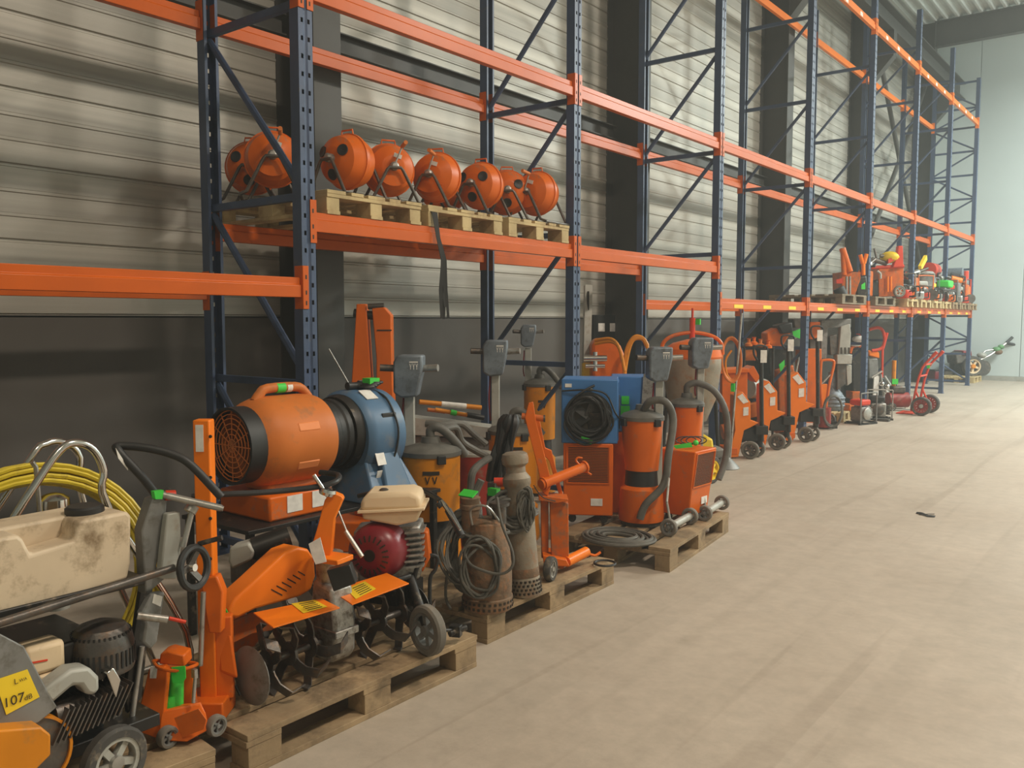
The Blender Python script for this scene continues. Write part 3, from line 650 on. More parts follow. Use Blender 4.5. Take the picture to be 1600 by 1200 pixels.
part(t, 'grille', mb, m_orp, 'round orange wire grille')
mb = MB()
for k in range(6): q = PI*k/3; strip(mb, [at(2.55), at(2.55, .16*math.sin(q), .16*math.cos(q))], V3(.03*math.sin(q)*0+.0, .05, .0)+V3(-math.sin(q), 0, math.cos(q))*.06, .006)
mb.lathe([(.05, 0), (.05, .1)], at(2.5), (0, 1, 0), 16); part(t, 'fan', mb, m_blk)
part(t, 'base', MB().hull4([at(2.5, -.232, -.11), at(2.8, -.232, -.11), at(2.8, -.232, .11), at(2.5, -.232, .11)], [at(2.5, -.19, -.09), at(2.8, -.19, -.09), at(2.8, -.19, .09), at(2.5, -.19, .09)]), m_orp, bev=.015)
for z, sy in ((.08, .075), (-.105, .075)):
    part(t, 'hand_recess', MB().box(at(2.66, z, math.sqrt(.222**2-z*z)-.004), (.012, sy*1.7, .045), Matrix.Rotation(-math.asin(z/.222), 3, 'Y')), m_orp2, bev=.006)
hd = part(t, 'carry_handle', MB().tube([at(2.50, .20), at(2.53, .235), at(2.57, .258), at(2.74, .258), at(2.79, .235), at(2.82, .2)], .024, 12, 3), m_orp)
part(hd, 'green_tape', MB().cyl(at(2.62, .258), at(2.67, .258), .026), m_green, 'green tape round the handle')
part(hd, 'white_tape', MB().cyl(at(2.68, .258), at(2.71, .258), .025), m_white)
part(t, 'rear_duct', MB().lathe([(.17, 2.84), (.18, 2.85), (.18, 2.89), (.172, 2.9), (.172, 2.93), (.18, 2.94), (.18, 2.97)], V3(bx_, 0, bz), (0, 1, 0), 40), m_blk, 'black duct collar')
_at = at
def at(y, z=0, x=0): return V3(bx_+x*.88, 2.98+(y-3.1)*.86, bz+z*.88+.0)
t = thing('portable_blower', 'blue plastic blower with flared foot, warning labels and coiled cord', 'blower', (bx_, 3.15, SH), world=True)
part(t, 'inlet_ring', MB().lathe([(.16, 2.98), (.19, 2.98), (.2, 3.01), (.2, 3.05), (.16, 3.05)], V3(bx_, 0, bz), (0, 1, 0), 40), m_blkm)
part(t, 'housing', MB().lathe([(.18, 3.03), (.22, 3.03), (.238, 3.05), (.242, 3.08), (.242, 3.25), (.235, 3.285), (.18, 3.29)], V3(bx_, 0, bz-.02), (0, 1, 0), 48), m_bluep)
zb = (SH-bz)/.88
part(t, 'foot', MB().hull4([at(3.10, zb, -.25), at(3.52, zb, -.25), at(3.52, zb, .36), at(3.10, zb, .36)], [at(3.17, -.14, -.23), at(3.45, -.14, -.23), at(3.45, -.14, .2), at(3.17, -.14, .2)]), m_bluep, bev=.01)
part(t, 'front_panel', MB().hull4([at(3.2, zb+.005, .37), at(3.44, zb+.005, .37), at(3.4, zb+.1, .13), at(3.24, zb+.1, .13)], [at(3.26, -.08, .24), at(3.38, -.08, .24), at(3.38, -.08, .1), at(3.26, -.08, .1)]), m_bluep, bev=.01)
part(t, 'warning_label', MB().box(at(3.235, -.13, .262), (.004, .06, .1), Matrix.Rotation(-.35, 3, 'Y')).box(at(3.235, -.28, .262), (.004, .07, .12), Matrix.Rotation(.3, 3, 'Y')), m_white, 'white and yellow warning label')
part(t, 'label', MB().box(at(3.27, .225, .13), (.08, .08, .004), Matrix.Rotation(.55, 3, 'Y')), m_white)
part(t, 'grip_slot', MB().box(at(3.33, .10, .238), (.02, .1, .03)), m_blk, bev=.004)
part(t, 'strap', MB().tube([at(3.38, .24, .06), at(3.37, .2, .18), at(3.37, .1, .255), at(3.37, 0, .285), at(3.36, -.12, .27), at(3.33, -.19, .25)], .006, 6, 4), m_blk)
mb = MB()
for k in range(4): mb.tube([at(3.33+.02*k+.06*math.cos(q), .265+.008*k, .02+.09*math.sin(q)) for q in [2*PI*j/16 for j in range(16)]], .007, 6, 0, True)
part(t, 'coiled_cord', mb, m_blk, 'black coiled power cord')
part(t, 'plug', MB().cyl(at(3.2, .275, .02), at(3.32, .27, .02), .02), m_blk)
part(t, 'tag', MB().box(at(3.36, .3, .06), (.06, .07, .03)), m_green, 'bright green tag')
part(t, 'wire', MB().cyl(at(3.22, .28, .02), at(3.12, .5, -.05), .003), m_steel)
# ================================================================ TILLER A (amber hood plates, on pallet)
PT = .144
def tiller_tines(t, X, y0, y1, z, n_=3, r=.135):
    part(t, 'tine_shaft', MB().cyl((X, y0, z), (X, y1, z), .014), m_dsteel)
    for i in range(n_):
        y = y0+(y1-y0)*(i+.5)/n_
        part(t, 'tine_hub', MB().lathe([(.045, -.006), (.045, .006)], (X, y, z), (0, 1, 0), 16), m_dsteel)
        for k in range(4):
            q = PI/2*k+.5*i+.4; s = 1 if k % 2 else -1
            e = lambda rr, dq, dy: V3(X+rr*math.cos(q+dq), y+dy*s, z+rr*math.sin(q+dq))
            mb = MB(); strip(mb, [e(.02, 0, 0), e(.06, .05, .002), e(.095, .12, .008), e(r, .28, .03), e(r, .5, .07)], V3(-math.sin(q+.2), .1, math.cos(q+.2))*.04, .006)
            part(t, 'tine', mb, m_dsteel)
X = -2.62; z = .29
t = thing('rotary_tiller', 'orange two-plate rotary tiller with slotted belt cover, on the near pallet', 'tiller', (X, 2.2, PT), world=True)
tiller_tines(t, X, 1.84, 2.14, z, 3, .142); tiller_tines(t, X, 2.26, 2.64, z, 3, .142)
dc = PX(383, 1072, X+.02)
part(t, 'side_disc', MB().lathe([(.001, -.016), (.05, -.014), (.085, -.004), (.108, .004), (.108, .007), (.084, 0), (.05, -.01), (.001, -.012)], V3(X, 1.815, z-.03), (0, 1, 0), 32, False), m_grey, 'dished grey plant guard disc')
part(t, 'side_disc', MB().lathe([(.001, .016), (.05, .014), (.085, .004), (.1, -.004), (.1, -.007), (.084, 0), (.05, .01), (.001, .012)], V3(X, 2.66, z-.0), (0, 1, 0), 32, False), m_dsteel)
part(t, 'gearbox', MB().prism([(-.06, -.1), (.05, -.1), (.075, -.06), (.08, .05), (.06, .2), (-.05, .22), (-.08, .05)], (X, 2.2, z+.02), (1, 0, 0), (0, 0, 1), .11), m_alu, bev=.015)
part(t, 'gearbox_band', MB().box((X+.005, 2.2, z+.04), (.17, .118, .03)), m_alu, bev=.004)
part(t, 'gearbox_neck', MB().lathe([(.045, 0), (.05, .12), (.06, .14)], (X-.02, 2.2, z+.2), (0, 0, 1), 16), m_alu)
zp = .47
for i, q in enumerate(([(427, 980), (531, 949), (503, 935), (396, 957)], [(550, 944), (639, 911), (604, 895), (517, 922)])):
    pp = [PZ(u, v, zp) for u, v in q]
    hp = part(t, 'hood_plate', MB().hull4([p-UP*.005 for p in pp], pp), m_orf, 'bright orange tine hood plate', bev=.001)
    s_ = [(474, 958), (512, 948), (492, 937), (455, 943)] if i == 0 else [(556, 936), (588, 920), (570, 908), (541, 920)]
    part(hp, 'warning_sticker', MB().hull4([PZ(u, v, zp+.001) for u, v in s_], [PZ(u, v, zp+.002) for u, v in s_]), m_yels, 'yellow warning sticker')
    mb = MB()
    for k in range(5):
        a = PZ(*s_[0], zp+.0025).lerp(PZ(*s_[3], zp+.0025), .15+.17*k); b2 = PZ(*s_[1], zp+.0025).lerp(PZ(*s_[2], zp+.0025), .15+.17*k)
        strip(mb, [a.lerp(b2, .25), a.lerp(b2, .85)], (PZ(*s_[3], zp)-PZ(*s_[0], zp))*.05, .0006)
    part(hp, 'printed_lines', mb, m_ink)
part(t, 'hood_bracket', MB().cyl(PZ(430, 965, zp-.015), PZ(640, 900, zp-.015), .012), m_blkm)
part(t, 'hood_side', slab(MB(), [(345, 1000), (352, 975), (396, 957), (430, 978), (425, 985), (395, 990), (350, 1012)], fX(-2.8), (-.01, 0, 0)), m_or2, bev=.002)
Bc = [(357, 955), (368, 935), (398, 908), (432, 876), (447, 862), (466, 855), (482, 858), (492, 872), (494, 900), (487, 922), (470, 932), (440, 941), (400, 952), (372, 966), (358, 964)]
bc = part(t, 'belt_cover', slab(MB(), Bc, fX(-2.72), (-.1, 0, 0)), m_orf, 'orange belt cover with slots', bev=.014, segs=3)
for k in range(6):
    u, v = 424+k*8.4, 921-k*5.6; a = PX(u, v, -2.719); b2 = PX(u+17-k*1.3, v+9-k*.6, -2.719); mb = MB(); strip(mb, [a, b2], V3(0, 0, .005), .002); part(bc, 'vent_slot', mb, m_ink)
part(t, 'orange_bracket', slab(MB(), [(330, 985), (346, 960), (372, 955), (420, 975), (400, 1010), (352, 1025)], fX(-2.95), (-.06, 0, 0)), m_or2, bev=.006)
# engine of tiller A
e = G(408, 865, 3.62)
part(t, 'engine', MB().box(e+V3(0, 0, -.05), (.16, .2, .14)), m_dsteel, bev=.01)
part(t, 'silencer', MB().cyl(G(396, 858, 3.5), G(452, 838, 3.55), .048), m_blkm, 'black silencer')
part(t, 'fuel_tank', slab(MB(), [(358, 856), (388, 848), (398, 862), (392, 876), (362, 890), (356, 878)], fD(3.45), FW*.09), m_lgrey, 'dirty white fuel tank', bev=.01)
part(t, 'control_box', slab(MB(), [(510, 892), (546, 882), (556, 912), (521, 925)], fD(3.15), FW*.05), m_blkm, bev=.004)
# handle arm
part(t, 'handle_arm', slab(MB(), [(487, 852), (494, 830), (507, 782), (516, 768), (533, 775), (536, 780), (522, 812), (518, 862), (510, 882)], fD(3.3), FW*.04), m_orf, 'orange handle arm', bev=.004)
part(t, 'arm_foot', MB().box(G(520, 872, 3.3), (.12, .1, .02), Matrix.Rotation(.2, 3, 'Z')), m_orf, bev=.003)
part(t, 'clamp', MB().lathe([(.03, -.012), (.034, 0), (.03, .012)], G(512, 768, 3.3), UP+RT*.3, 18).cyl(G(490, 742, 3.28), G(512, 775, 3.3), .008), m_chr)
part(t, 'handlebar', MB().tube([G(300, 776, 3.1), G(352, 772, 3.12), G(400, 770, 3.18), G(450, 766, 3.25), G(500, 760, 3.3), G(525, 752, 3.34), G(528, 742, 3.45), G(500, 738, 3.5)], .011, 10, 4), m_blk, 'black handlebar')
part(t, 'paper', slab(MB(), [(482, 850), (500, 840), (510, 878), (493, 882), (487, 868)], fD(3.24), FW*.004), m_white, 'white paper hanging on the cover')
wc = G(668, 983, 3.62); wc.z = PT+.107
tag(t, (fD(3.1), [(340, 960), (352, 950), (360, 965), (352, 985), (342, 985)]), FW*.004)
# ================================================================ TILLER B (red engine, cream tank)
t = thing('rotary_tiller', 'tiller with dark red engine and cream fuel tank, behind the right hood plate', 'tiller', (-2.9, 2.6, PT), world=True)
D = 3.78; n = FW
part(t, 'fuel_tank', slab(MB(), [(563, 782), (575, 772), (640, 769), (656, 775), (659, 797), (562, 800)], fD(D-.07), n*.2), m_cream, 'cream fuel tank', bev=.02, segs=3)
part(t, 'fuel_tank', slab(MB(), [(565, 800), (658, 797), (652, 815), (620, 822), (566, 812)], fD(D-.065), n*.19), m_cream, 'cream fuel tank', bev=.012, segs=3)
part(t, 'tank_seam', slab(MB(), [(558, 799), (663, 794), (663, 798), (558, 803)], fD(D-.085), n*.22), m_cream, bev=.002)
part(t, 'tank_cap', MB().lathe([(.02, 0), (.02, .015), (.012, .02)], G(600, 770, D), UP, 14), m_dsteel)
c = G(588, 862, D-.03); ax = (-FW*.9-RT*.25).normalized()
part(t, 'recoil_shroud', MB().lathe([(.02, .07), (.06, .07), (.09, .06), (.118, .03), (.124, 0), (.124, -.08)], c, ax, 32), m_red, 'dark red recoil shroud', bev=0)
a, b_, _ = basis(ax); mb = MB()
for k in range(20):
    q = 2*PI*k/20; mb.box(c+(a*math.cos(q)+b_*math.sin(q))*.075+ax*.066, (.005, .005, .005)); strip(mb, [c+(a*math.cos(q)+b_*math.sin(q))*.06+ax*.071, c+(a*math.cos(q)+b_*math.sin(q))*.086+ax*.063], (a*math.sin(q)-b_*math.cos(q))*.006, .003)
part(t, 'shroud_slots', mb, m_ink)
part(t, 'shroud_badge', MB().lathe([(.026, .07), (.026, .074), (.001, .074)], c, ax, 20), m_blkm)
part(t, 'engine_block', slab(MB(), [(552, 830), (655, 822), (662, 880), (655, 905), (560, 915)], fD(D+.02), n*.18), m_alu, bev=.01)
mb = MB()
for k in range(7): slab(mb, [(632, 832+k*9), (662, 829+k*9), (662, 832+k*9), (632, 835+k*9)], fD(D-.02), n*.12)
part(t, 'cylinder_fins', mb, m_alu)
part(t, 'side_cover', slab(MB(), [(655, 825), (668, 832), (672, 872), (660, 895), (652, 880)], fD(D+.03), n*.08), m_or, bev=.006)
part(t, 'chassis', MB().cyl(G(600, 905, D+.06), V3(-2.9, 2.55, .3), .05).cyl(G(640, 900, D+.02), wc, .02).box(G(610, 920, D+.08), (.2, .25, .06), Matrix.Rotation(.3, 3, 'Z')), m_blkm)
X2 = -3.02; tiller_tines(t, X2, 2.2, 2.75, .27, 3)
part(t, 'depth_skid', MB().cyl(V3(X2, 2.5, .3), V3(X2, 2.5, PT), .012), m_dsteel)
wheel(t, wc, (.15, 1, 0), .107, .045, m_grey, m_rubg, 6)
part(t, 'handlebar', MB().tube([G(560, 775, D+.3), G(620, 762, D+.2), G(655, 764, D+.12), G(688, 782, D+.05), G(705, 805, D)], .011, 10, 4), m_blkm)
part(t, 'grip', MB().cyl(G(700, 797, D+.01), G(722, 838, D-.06), .016).cyl(G(684, 785, D), G(690, 792, D), .014), m_blk, 'black rubber grip')
part(t, 'brake_lever', MB().cyl(G(690, 782, D), G(719, 828, D-.1), .005), m_chr)
part(t, 'lever', MB().cyl(G(527, 795, D-.4), G(542, 832, D-.42), .004).cyl(G(540, 830, D-.42), G(566, 870, D-.45), .009), m_steel)
part(t, 'bumper_loop', MB().tube([G(652, 960, D+.02), G(648, 905, D+.02), G(655, 882, D+.02), G(672, 868, D+.05), G(684, 872, D+.06), G(680, 890, D+.06), G(672, 905, D+.06), G(672, 960, D+.06)], .009, 8, 4), m_blk)
part(t, 'hitch', MB().box(G(712, 985, 3.75), (.05, .04, .05), Matrix.Rotation(.4, 3, 'Z')).cyl(wc, G(712, 985, 3.75), .008).cyl(G(702, 990, 3.72), G(728, 980, 3.78), .014), m_blkm, bev=.003)
# ================================================================ MAST VACUUMS / FLOOR GRINDERS
def vac(u, v0, d, rz, Rk, zl, zh, mat, label, side=-1, zb=0, hs=1, hose=0, tapered=False, name='mast_vacuum', lowdrum=True):
    b0 = G(u, 700, d); b0.z = zb
    t = thing(name, label, 'vacuum', b0, rz)
    z0 = (zl-zb)
    zt = z0*.50
    part(t, 'base', MB().lathe([(Rk*1.05, .03), (Rk*1.08, .06), (Rk*1.0, z0*.33), (Rk*.8, z0*.36)], (0, 0, 0), UP, 32), mat)
    part(t, 'brush_ring', MB().lathe([(Rk*.95, 0), (Rk*1.0, .03)], (0, 0, 0), UP, 24), m_rub)
    part(t, 'motor_collar', MB().lathe([(Rk*.8, z0*.36), (Rk*.75, zt)], (0, 0, 0), UP, 24), m_blk, 'black motor collar')
    part(t, 'tank', MB().lathe([(Rk*(.8 if tapered else .97), zt), (Rk, z0-.03)], (0, 0, 0), UP, 40), mat)
    ld = part(t, 'lid', MB().lathe([(Rk*1.04, z0-.035), (Rk*1.04, z0-.01), (Rk*.9, z0+.01), (Rk*.35, z0+.035), (Rk*.3, z0+.07)], (0, 0, 0), UP, 40), m_hose, 'dusty dark lid')
    for a in (.9, 2.6, 4.3): part(t, 'latch', MB().box((Rk*1.03*math.cos(a+2.6), Rk*1.03*math.sin(a+2.6), z0-.045), (.03, .05, .05), Matrix.Rotation(a+2.6, 3, 'Z')), m_blk, bev=.004)
    mx = side*Rk*.72; my = -Rk*.2 if side > 0 else Rk*.1
    H = zh-zb
    part(t, 'mast', MB().box((mx, my, (H-.12+z0*.3)/2+.0), (.055, .045, H-.12-z0*.3)), m_lgrey, 'pale square mast', bev=.004)
    hb = [(-.085, -.11), (-.085, .07), (-.06, .11), (.085, .11), (.085, .03), (.05, -.13), (-.04, -.14)]
    hd = part(t, 'control_head', MB().prism([(a*hs, c*hs) for a, c in hb], (mx, my, H), (1, 0, 0), (0, 0, 1), .13*hs), m_head, 'blue grey cast control head', bev=.012)
    for s in (-1, 1):
        part(hd, 'handle', MB().cyl((mx+s*.07*hs, my, H+.03*hs), (mx+s*.17*hs, my-.02, H+.035*hs), .021*hs, n=14), m_dsteel if s < 0 else m_steel)
    mk = MB()
    for k in (-1, 0, 1):
        xx = mx+.035*hs+k*.018*hs; zz = H+.045*hs; y_ = my-.067*hs
        mk.prism([(xx-.007*hs, zz+.016*hs), (xx-.004*hs, zz+.016*hs), (xx, zz+.002*hs), (xx+.004*hs, zz+.016*hs), (xx+.007*hs, zz+.016*hs), (xx+.0015*hs, zz-.004*hs), (xx+.0015*hs, zz-.018*hs), (xx-.0015*hs, zz-.018*hs), (xx-.0015*hs, zz-.004*hs)], (0, y_, 0), (1, 0, 0), (0, 0, 1), .002)
    mk.box((mx+.035*hs, my-.067*hs, H+.07*hs), (.05*hs, .002, .008*hs))
    part(hd, 'emblem', mk, m_white)
    if not tapered:
        mk = MB()
        for k in (-1, 1):
            a = -PI/2+.15+k*.12; cx, cy = Rk*1.003*math.cos(a), Rk*1.003*math.sin(a); tv = Vector((-math.sin(a), math.cos(a), 0)); zz = z0*.80
            for s in (-1, 1): strip(mk, [V3(cx, cy, zz-.02), V3(cx, cy, zz)+tv*.012*s+UP*.02], tv*.006, .002)
        a = -PI/2+.15; strip(mk, [V3(Rk*1.004*math.cos(a-.28), Rk*1.004*math.sin(a-.28), z0*.8+.04), V3(Rk*1.012*math.cos(a), Rk*1.012*math.sin(a), z0*.8+.04), V3(Rk*1.004*math.cos(a+.28), Rk*1.004*math.sin(a+.28), z0*.8+.04)], UP*.022, .002)
        part(t, 'printed_mark', mk, m_ink)
    part(t, 'power_cable', MB().tube([(mx-.035, my, H-.14), (mx-.045, my-.01, H-.3), (mx-.035, my, z0+.05)], .006, 6, 4), m_red)
    if hose == 1: pts = [(0, 0, z0+.06), (0, -.02, z0+.13), (.08, -.05, z0+.15), (.2, -.1, z0+.08), (.27, -.16, z0-.1), (.26, -.2, z0-.4), (.18, -.26, z0-.58)]
    elif hose == 2: pts = [(0, -.05, z0+.04), (.03, -.1, z0+.1), (.12, -.14, z0+.1), (.17, -.16, z0-.02), (.13, -.2, z0-.25), (.10, -.2, z0-.45), (-.02, -.2, z0-.58), (-.06, -.2, z0-.68)]
    else: pts = [(0, 0, z0+.06), (0, .0, z0+.11), (.05, .0, z0+.12), (.12, .02, z0+.06), (.2, .05, z0-.05)]
    part(t, 'suction_hose', MB().tube(pts, .026, 12, 5), m_hose, 'grey corrugated suction hose')
    return t
vac(673, 0, 5.05, YAW-.05, .172, .80, 1.235, m_ory, 'amber drum vacuum with pale mast, right behind the blue blower', -1, 0, 1, 0)
vac(802, 0, 6.0, YAW-.05, .172, .80, 1.30, m_ory, 'amber drum vacuum behind the black cloth, second mast in the row', -1, 0, 1, 0)
vac(843, 0, 7.7, YAW, .14, 1.0, 1.42, m_ory, 'smaller amber drum vacuum farthest back near the plinth wall', -1, 0, .8, 0)
vac(1003, 0, 5.95, YAW+.1, .145, .90, 1.26, m_or, 'orange tapered tank vacuum with thick grey hose on the dehumidifier pallet', 1, PT, .95, 2, True)
vac(1072, 0, 6.9, YAW+.1, .135, .90, 1.30, m_or, 'orange tapered tank vacuum behind the slanted dehumidifier', 1, 0, 1.0, 1, True)
# ================================================================ FOLDED CRANE JIB
b0 = G(585, 800, 6.0); b0.z = 0
t = thing('folding_crane', 'folded orange crane arms rising behind the blue blower', 'crane', b0, world=True)
D = 5.9
part(t, 'arm', slab(MB(), [(557, 475), (572, 475), (580, 600), (580, 720), (540, 720), (549, 600)], fD(D), FW*.12), m_or, bev=.006)
part(t, 'arm', slab(MB(), [(581, 482), (600, 480), (611, 492), (613, 600), (620, 720), (588, 720), (588, 560), (583, 505)], fD(D-.02), FW*.12), m_or, bev=.006)
part(t, 'hinge', MB().cyl(G(553, 489, D+.04), G(611, 497, D+.04), .03), m_blkm)
part(t, 'pin', MB().cyl(G(575, 479, D), G(600, 478, D), .02), m_dsteel)
part(t, 'strap', slab(MB(), [(589, 515), (612, 515), (612, 517), (589, 517)], fD(D-.024), FW*.002), m_ink)
part(t, 'base', MB().box((b0.x, b0.y, .1), (.5, .5, .2), Matrix.Rotation(YAW, 3, 'Z')).bx(b0.x-.1, b0.x+.1, b0.y-.1, b0.y+.1, .2, .75), m_or, bev=.01)
# ================================================================ LONG PARTS LYING BEHIND
D = 6.3; zb_ = G(700, 655, D).z
t = thing('parts_crate', 'long grey crate behind the first mast vacuum, topped with tubes', 'crate', V3(-4.4, 4.6, 0), world=True)
a, b_ = G(655, 672, 6.1), G(775, 672, 6.7)
mb = MB(); slab(mb, [(640, 652), (770, 668), (770, 685), (640, 680)], fD(6.3), FW*.2); part(t, 'rail', mb, m_lgrey, bev=.004)
part(t, 'body', slab(MB(), [(640, 681), (768, 686), (768, 826), (640, 826)], fD(6.35), FW*.3), m_grey, bev=.006)
for i, (p, q, r, m_, lb) in enumerate((((655, 628, 6.35), (752, 637, 6.5), .018, m_ory, 'orange tube lying on top of the grey crate, rearmost'), ((668, 640, 6.3), (745, 650, 6.42), .014, m_orp, 'orange and white tube with red tape on the grey crate'))):
    P_, Q_ = G(*p), G(*q)
    t2 = thing('tube', lb, 'tube', P_, world=True)
    part(t2, 'pipe', MB().cyl(P_, Q_, r), m_); part(t2, 'sleeve', MB().cyl(P_.lerp(Q_, .35), P_.lerp(Q_, .75), r*1.15), m_white)
t2 = thing('tube', 'amber handle with green tape and black grip lying on the grey crate', 'tube', G(700, 645, 6.2), world=True)
part(t2, 'pipe', MB().cyl(G(680, 640, 6.22), G(738, 650, 6.28), .015), m_ory); part(t2, 'grip', MB().cyl(G(730, 648, 6.27), G(756, 653, 6.3), .02), m_blk); part(t2, 'tape', MB().cyl(G(704, 644, 6.24), G(713, 646, 6.25), .02), m_green)
# suction hoses and red bucket between
t2 = thing('hose_bundle', 'dusty grey hoses drooping between the first two mast vacuums', 'hose', G(735, 760, 5.4), world=True)
for k, pts in enumerate(([(690, 672, 5.2), (712, 668, 5.3), (722, 690, 5.35), (745, 705, 5.4), (765, 715, 5.4)], [(665, 662, 5.5), (690, 664, 5.5), (720, 662, 5.6), (742, 680, 5.6), (760, 695, 5.6)], [(765, 715, 5.0), (740, 735, 4.9), (735, 765, 4.9), (730, 800, 4.9), (735, 850, 4.9)], [(752, 750, 4.9), (742, 775, 4.9), (748, 800, 4.85), (745, 870, 4.8)])):
    part(t2, 'hose', MB().tube([G(*p) for p in pts], .022, 10, 5), m_hose)
b0 = G(738, 800, 5.75); b0.z = 0
t2 = thing('bucket', 'dark red bucket among the hoses behind the pumps', 'bucket', b0)
part(t2, 'body', MB().lathe([(.1, 0), (.125, .66), (.13, .67), (.12, .67), (.115, .65), (.01, .64)], (0, 0, 0), UP, 28, False), m_red2); part(t2, 'rim', MB().lathe([(.13, .66), (.134, .675), (.125, .675)], (0, 0, 0), UP, 28), m_lgrey)
# ================================================================ SUBMERSIBLE PUMPS ON THE SECOND PALLET
def coil(t, c, rx, rz_, n, ax, r=.007, mat=None, jit=.02, name='cable', lb=None, tz=0):
    rnd = random.Random(int(c.x*1000)+n); ax = Vector(ax).normalized(); a = ax.cross(UP).normalized(); b_ = a.cross(ax)
    if b_.z < 0: b_ = -b_
    for k in range(n):
        jx, jz, ph = rnd.uniform(-jit, jit), rnd.uniform(-jit, jit), rnd.uniform(0, 6)
        pts = [c+ax*(rnd.uniform(-.3, .3)*jit+.012*math.sin(2*q+ph))+a*(jx+(rx+.01*math.sin(3*q+ph))*math.cos(q))+b_*(jz+(rz_+.012*math.cos(2*q+ph))*math.sin(q)+tz*k) for q in [2*PI*j/26 for j in range(26)]]
        part(t, name, MB().tube(pts, r, 7, 0, True), mat or m_cable, lb if k == 0 else None)
pA = G(762, 948, 4.24); pA.z = PT
t = thing('submersible_pump', 'squat rusty brown submersible pump wrapped in grey cable loops', 'pump', pA, 0)
part(t, 'strainer', MB().lathe([(.118, 0), (.124, .01), (.124, .06), (.116, .065)], (0, 0, 0), UP, 28), m_rust)
mb = MB()
for k in range(30):
    for z in (.02, .045): q = 2*PI*k/30+z; mb.box((.125*math.cos(q), .125*math.sin(q), z), (.004, .012, .012), Matrix.Rotation(q, 3, 'Z'))
part(t, 'strainer_holes', mb, m_ink, stuff=True)
part(t, 'body', MB().lathe([(.116, .065), (.12, .09), (.12, .2), (.108, .3), (.092, .38), (.085, .42), (.06, .44)], (0, 0, 0), UP, 32), m_rust)
part(t, 'discharge_pipe', MB().lathe([(.042, .3), (.045, .48), (.052, .485), (.052, .505), (.044, .51), (.05, .54), (.04, .545)], (-.075, -.04, 0), UP, 20), m_rust)
part(t, 'top_flange', MB().lathe([(.035, .42), (.035, .5), (.05, .505), (.05, .52)], (.05, .03, 0), UP, 16), m_dsteel)
part(t, 'lifting_bail', MB().tube([(-.02, -.09, .42), (-.02, -.1, .5), (.06, -.08, .52), (.09, -.02, .44)], .006, 8, 4), m_steel)
part(t, 'tag', MB().box((-.08, -.05, .56), (.09, .05, .006), Matrix.Rotation(.5, 3, 'X')), m_green, 'bright green tag')
cc = V3(.08, -.12, .22)
coil(t, V3(.055, -.125, .23), .085, .13, 5, (.7, -.7, .1))
coil(t, V3(-.06, -.08, .3), .12, .16, 6, (.6, -.75, .3), .008, m_hose)
coil(t, V3(.0, -.03, .38), .1, .05, 5, (.2, -.3, 1), .008)
coil(t, V3(-.11, -.02, .24), .09, .19, 7, (.75, -.55, .25), .009, m_hose, .03)
part(t, 'loose_cable', MB().tube([(.06, .0, .55), (.12, -.04, .44), (.2, -.06, .32), (.21, -.08, .25), (.16, -.12, .22), (.05, -.17, .25), (.0, -.17, .3)], .007, 8, 5).tube([(-.1, -.1, .35), (-.14, -.13, .2), (-.15, -.14, .06), (-.1, -.16, .01)], .007, 8, 5), m_cable)
pB = G(822, 925, 4.42); pB.z = PT
t = thing('submersible_pump', 'tall slim muddy grey submersible pump with bulbous top', 'pump', pB, 0)
lean = V3(-.075, -.0, .72).normalized()
part(t, 'strainer', MB().lathe([(.072, .0), (.078, .01), (.078, .09), (.074, .1)], (0, 0, 0), lean, 24), m_pump)
mb = MB(); a, b_, _ = basis(lean)
for k in range(22):
    for j in range(4): q = 2*PI*k/22+j*.14; mb.box(a*(.0785*math.cos(q))+b_*(.0785*math.sin(q))+lean*(.022+j*.02), (.01, .01, .01))
part(t, 'strainer_holes', mb, m_ink, stuff=True)
part(t, 'rust_band', MB().lathe([(.0765, .1), (.0775, .105), (.0775, .14), (.0765, .145)], (0, 0, 0), lean, 24), m_rust)
part(t, 'body', MB().lathe([(.075, .145), (.076, .42), (.07, .45), (.066, .47), (.066, .56), (.072, .57), (.072, .6), (.05, .63), (.05, .66), (.066, .675), (.07, .7), (.064, .725), (.045, .735)], (0, 0, 0), lean, 32), m_pump)
coil(t, V3(-.04, -.07, .44), .095, .09, 7, (.5, -.75, .35), .009, m_hose)
coil(t, V3(.04, -.06, .46), .03, .1, 6, (.7, -.7, 0), .006, m_cable, .012)
coil(t, V3(-.045, 0, .42), .09, .09, 4, (.1, -.1, 1), .008, m_hose, .01, tz=.012)
t = thing('hose_coupling', 'small coupling with red cap and green tag behind the two pumps', 'coupling', G(772, 800, 4.6), world=True)
b0 = G(772, 800, 4.6)
part(t, 'body', MB().cyl(V3(b0.x, b0.y, PT), b0+UP*.1, .04).box(b0+UP*.13, (.05, .05, .06)), m_dsteel); part(t, 'red_cap', MB().cyl(b0+UP*.16, b0+UP*.16+RT*.1, .025), m_redo, 'red cap'); part(t, 'tag', MB().box(b0+UP*.12-FW*.06, (.06, .03, .04)), m_green, 'bright green tag')
b0 = G(965, 835, 5.55); b0.z = PT+.012
t = thing('flat_hose_coil', 'dusty coiled hose lying flat on the front left of the third pallet', 'hose', b0, world=True)
for k in range(7): part(t, 'coil_turn', MB().tube([b0+V3((.24-.022*k)*math.cos(q)+.01*math.sin(2*q+k), (.2-.02*k)*math.sin(q), .012*(k%2)) for q in [2*PI*j/30 for j in range(30)]], .012, 7, 0, True), m_hose)
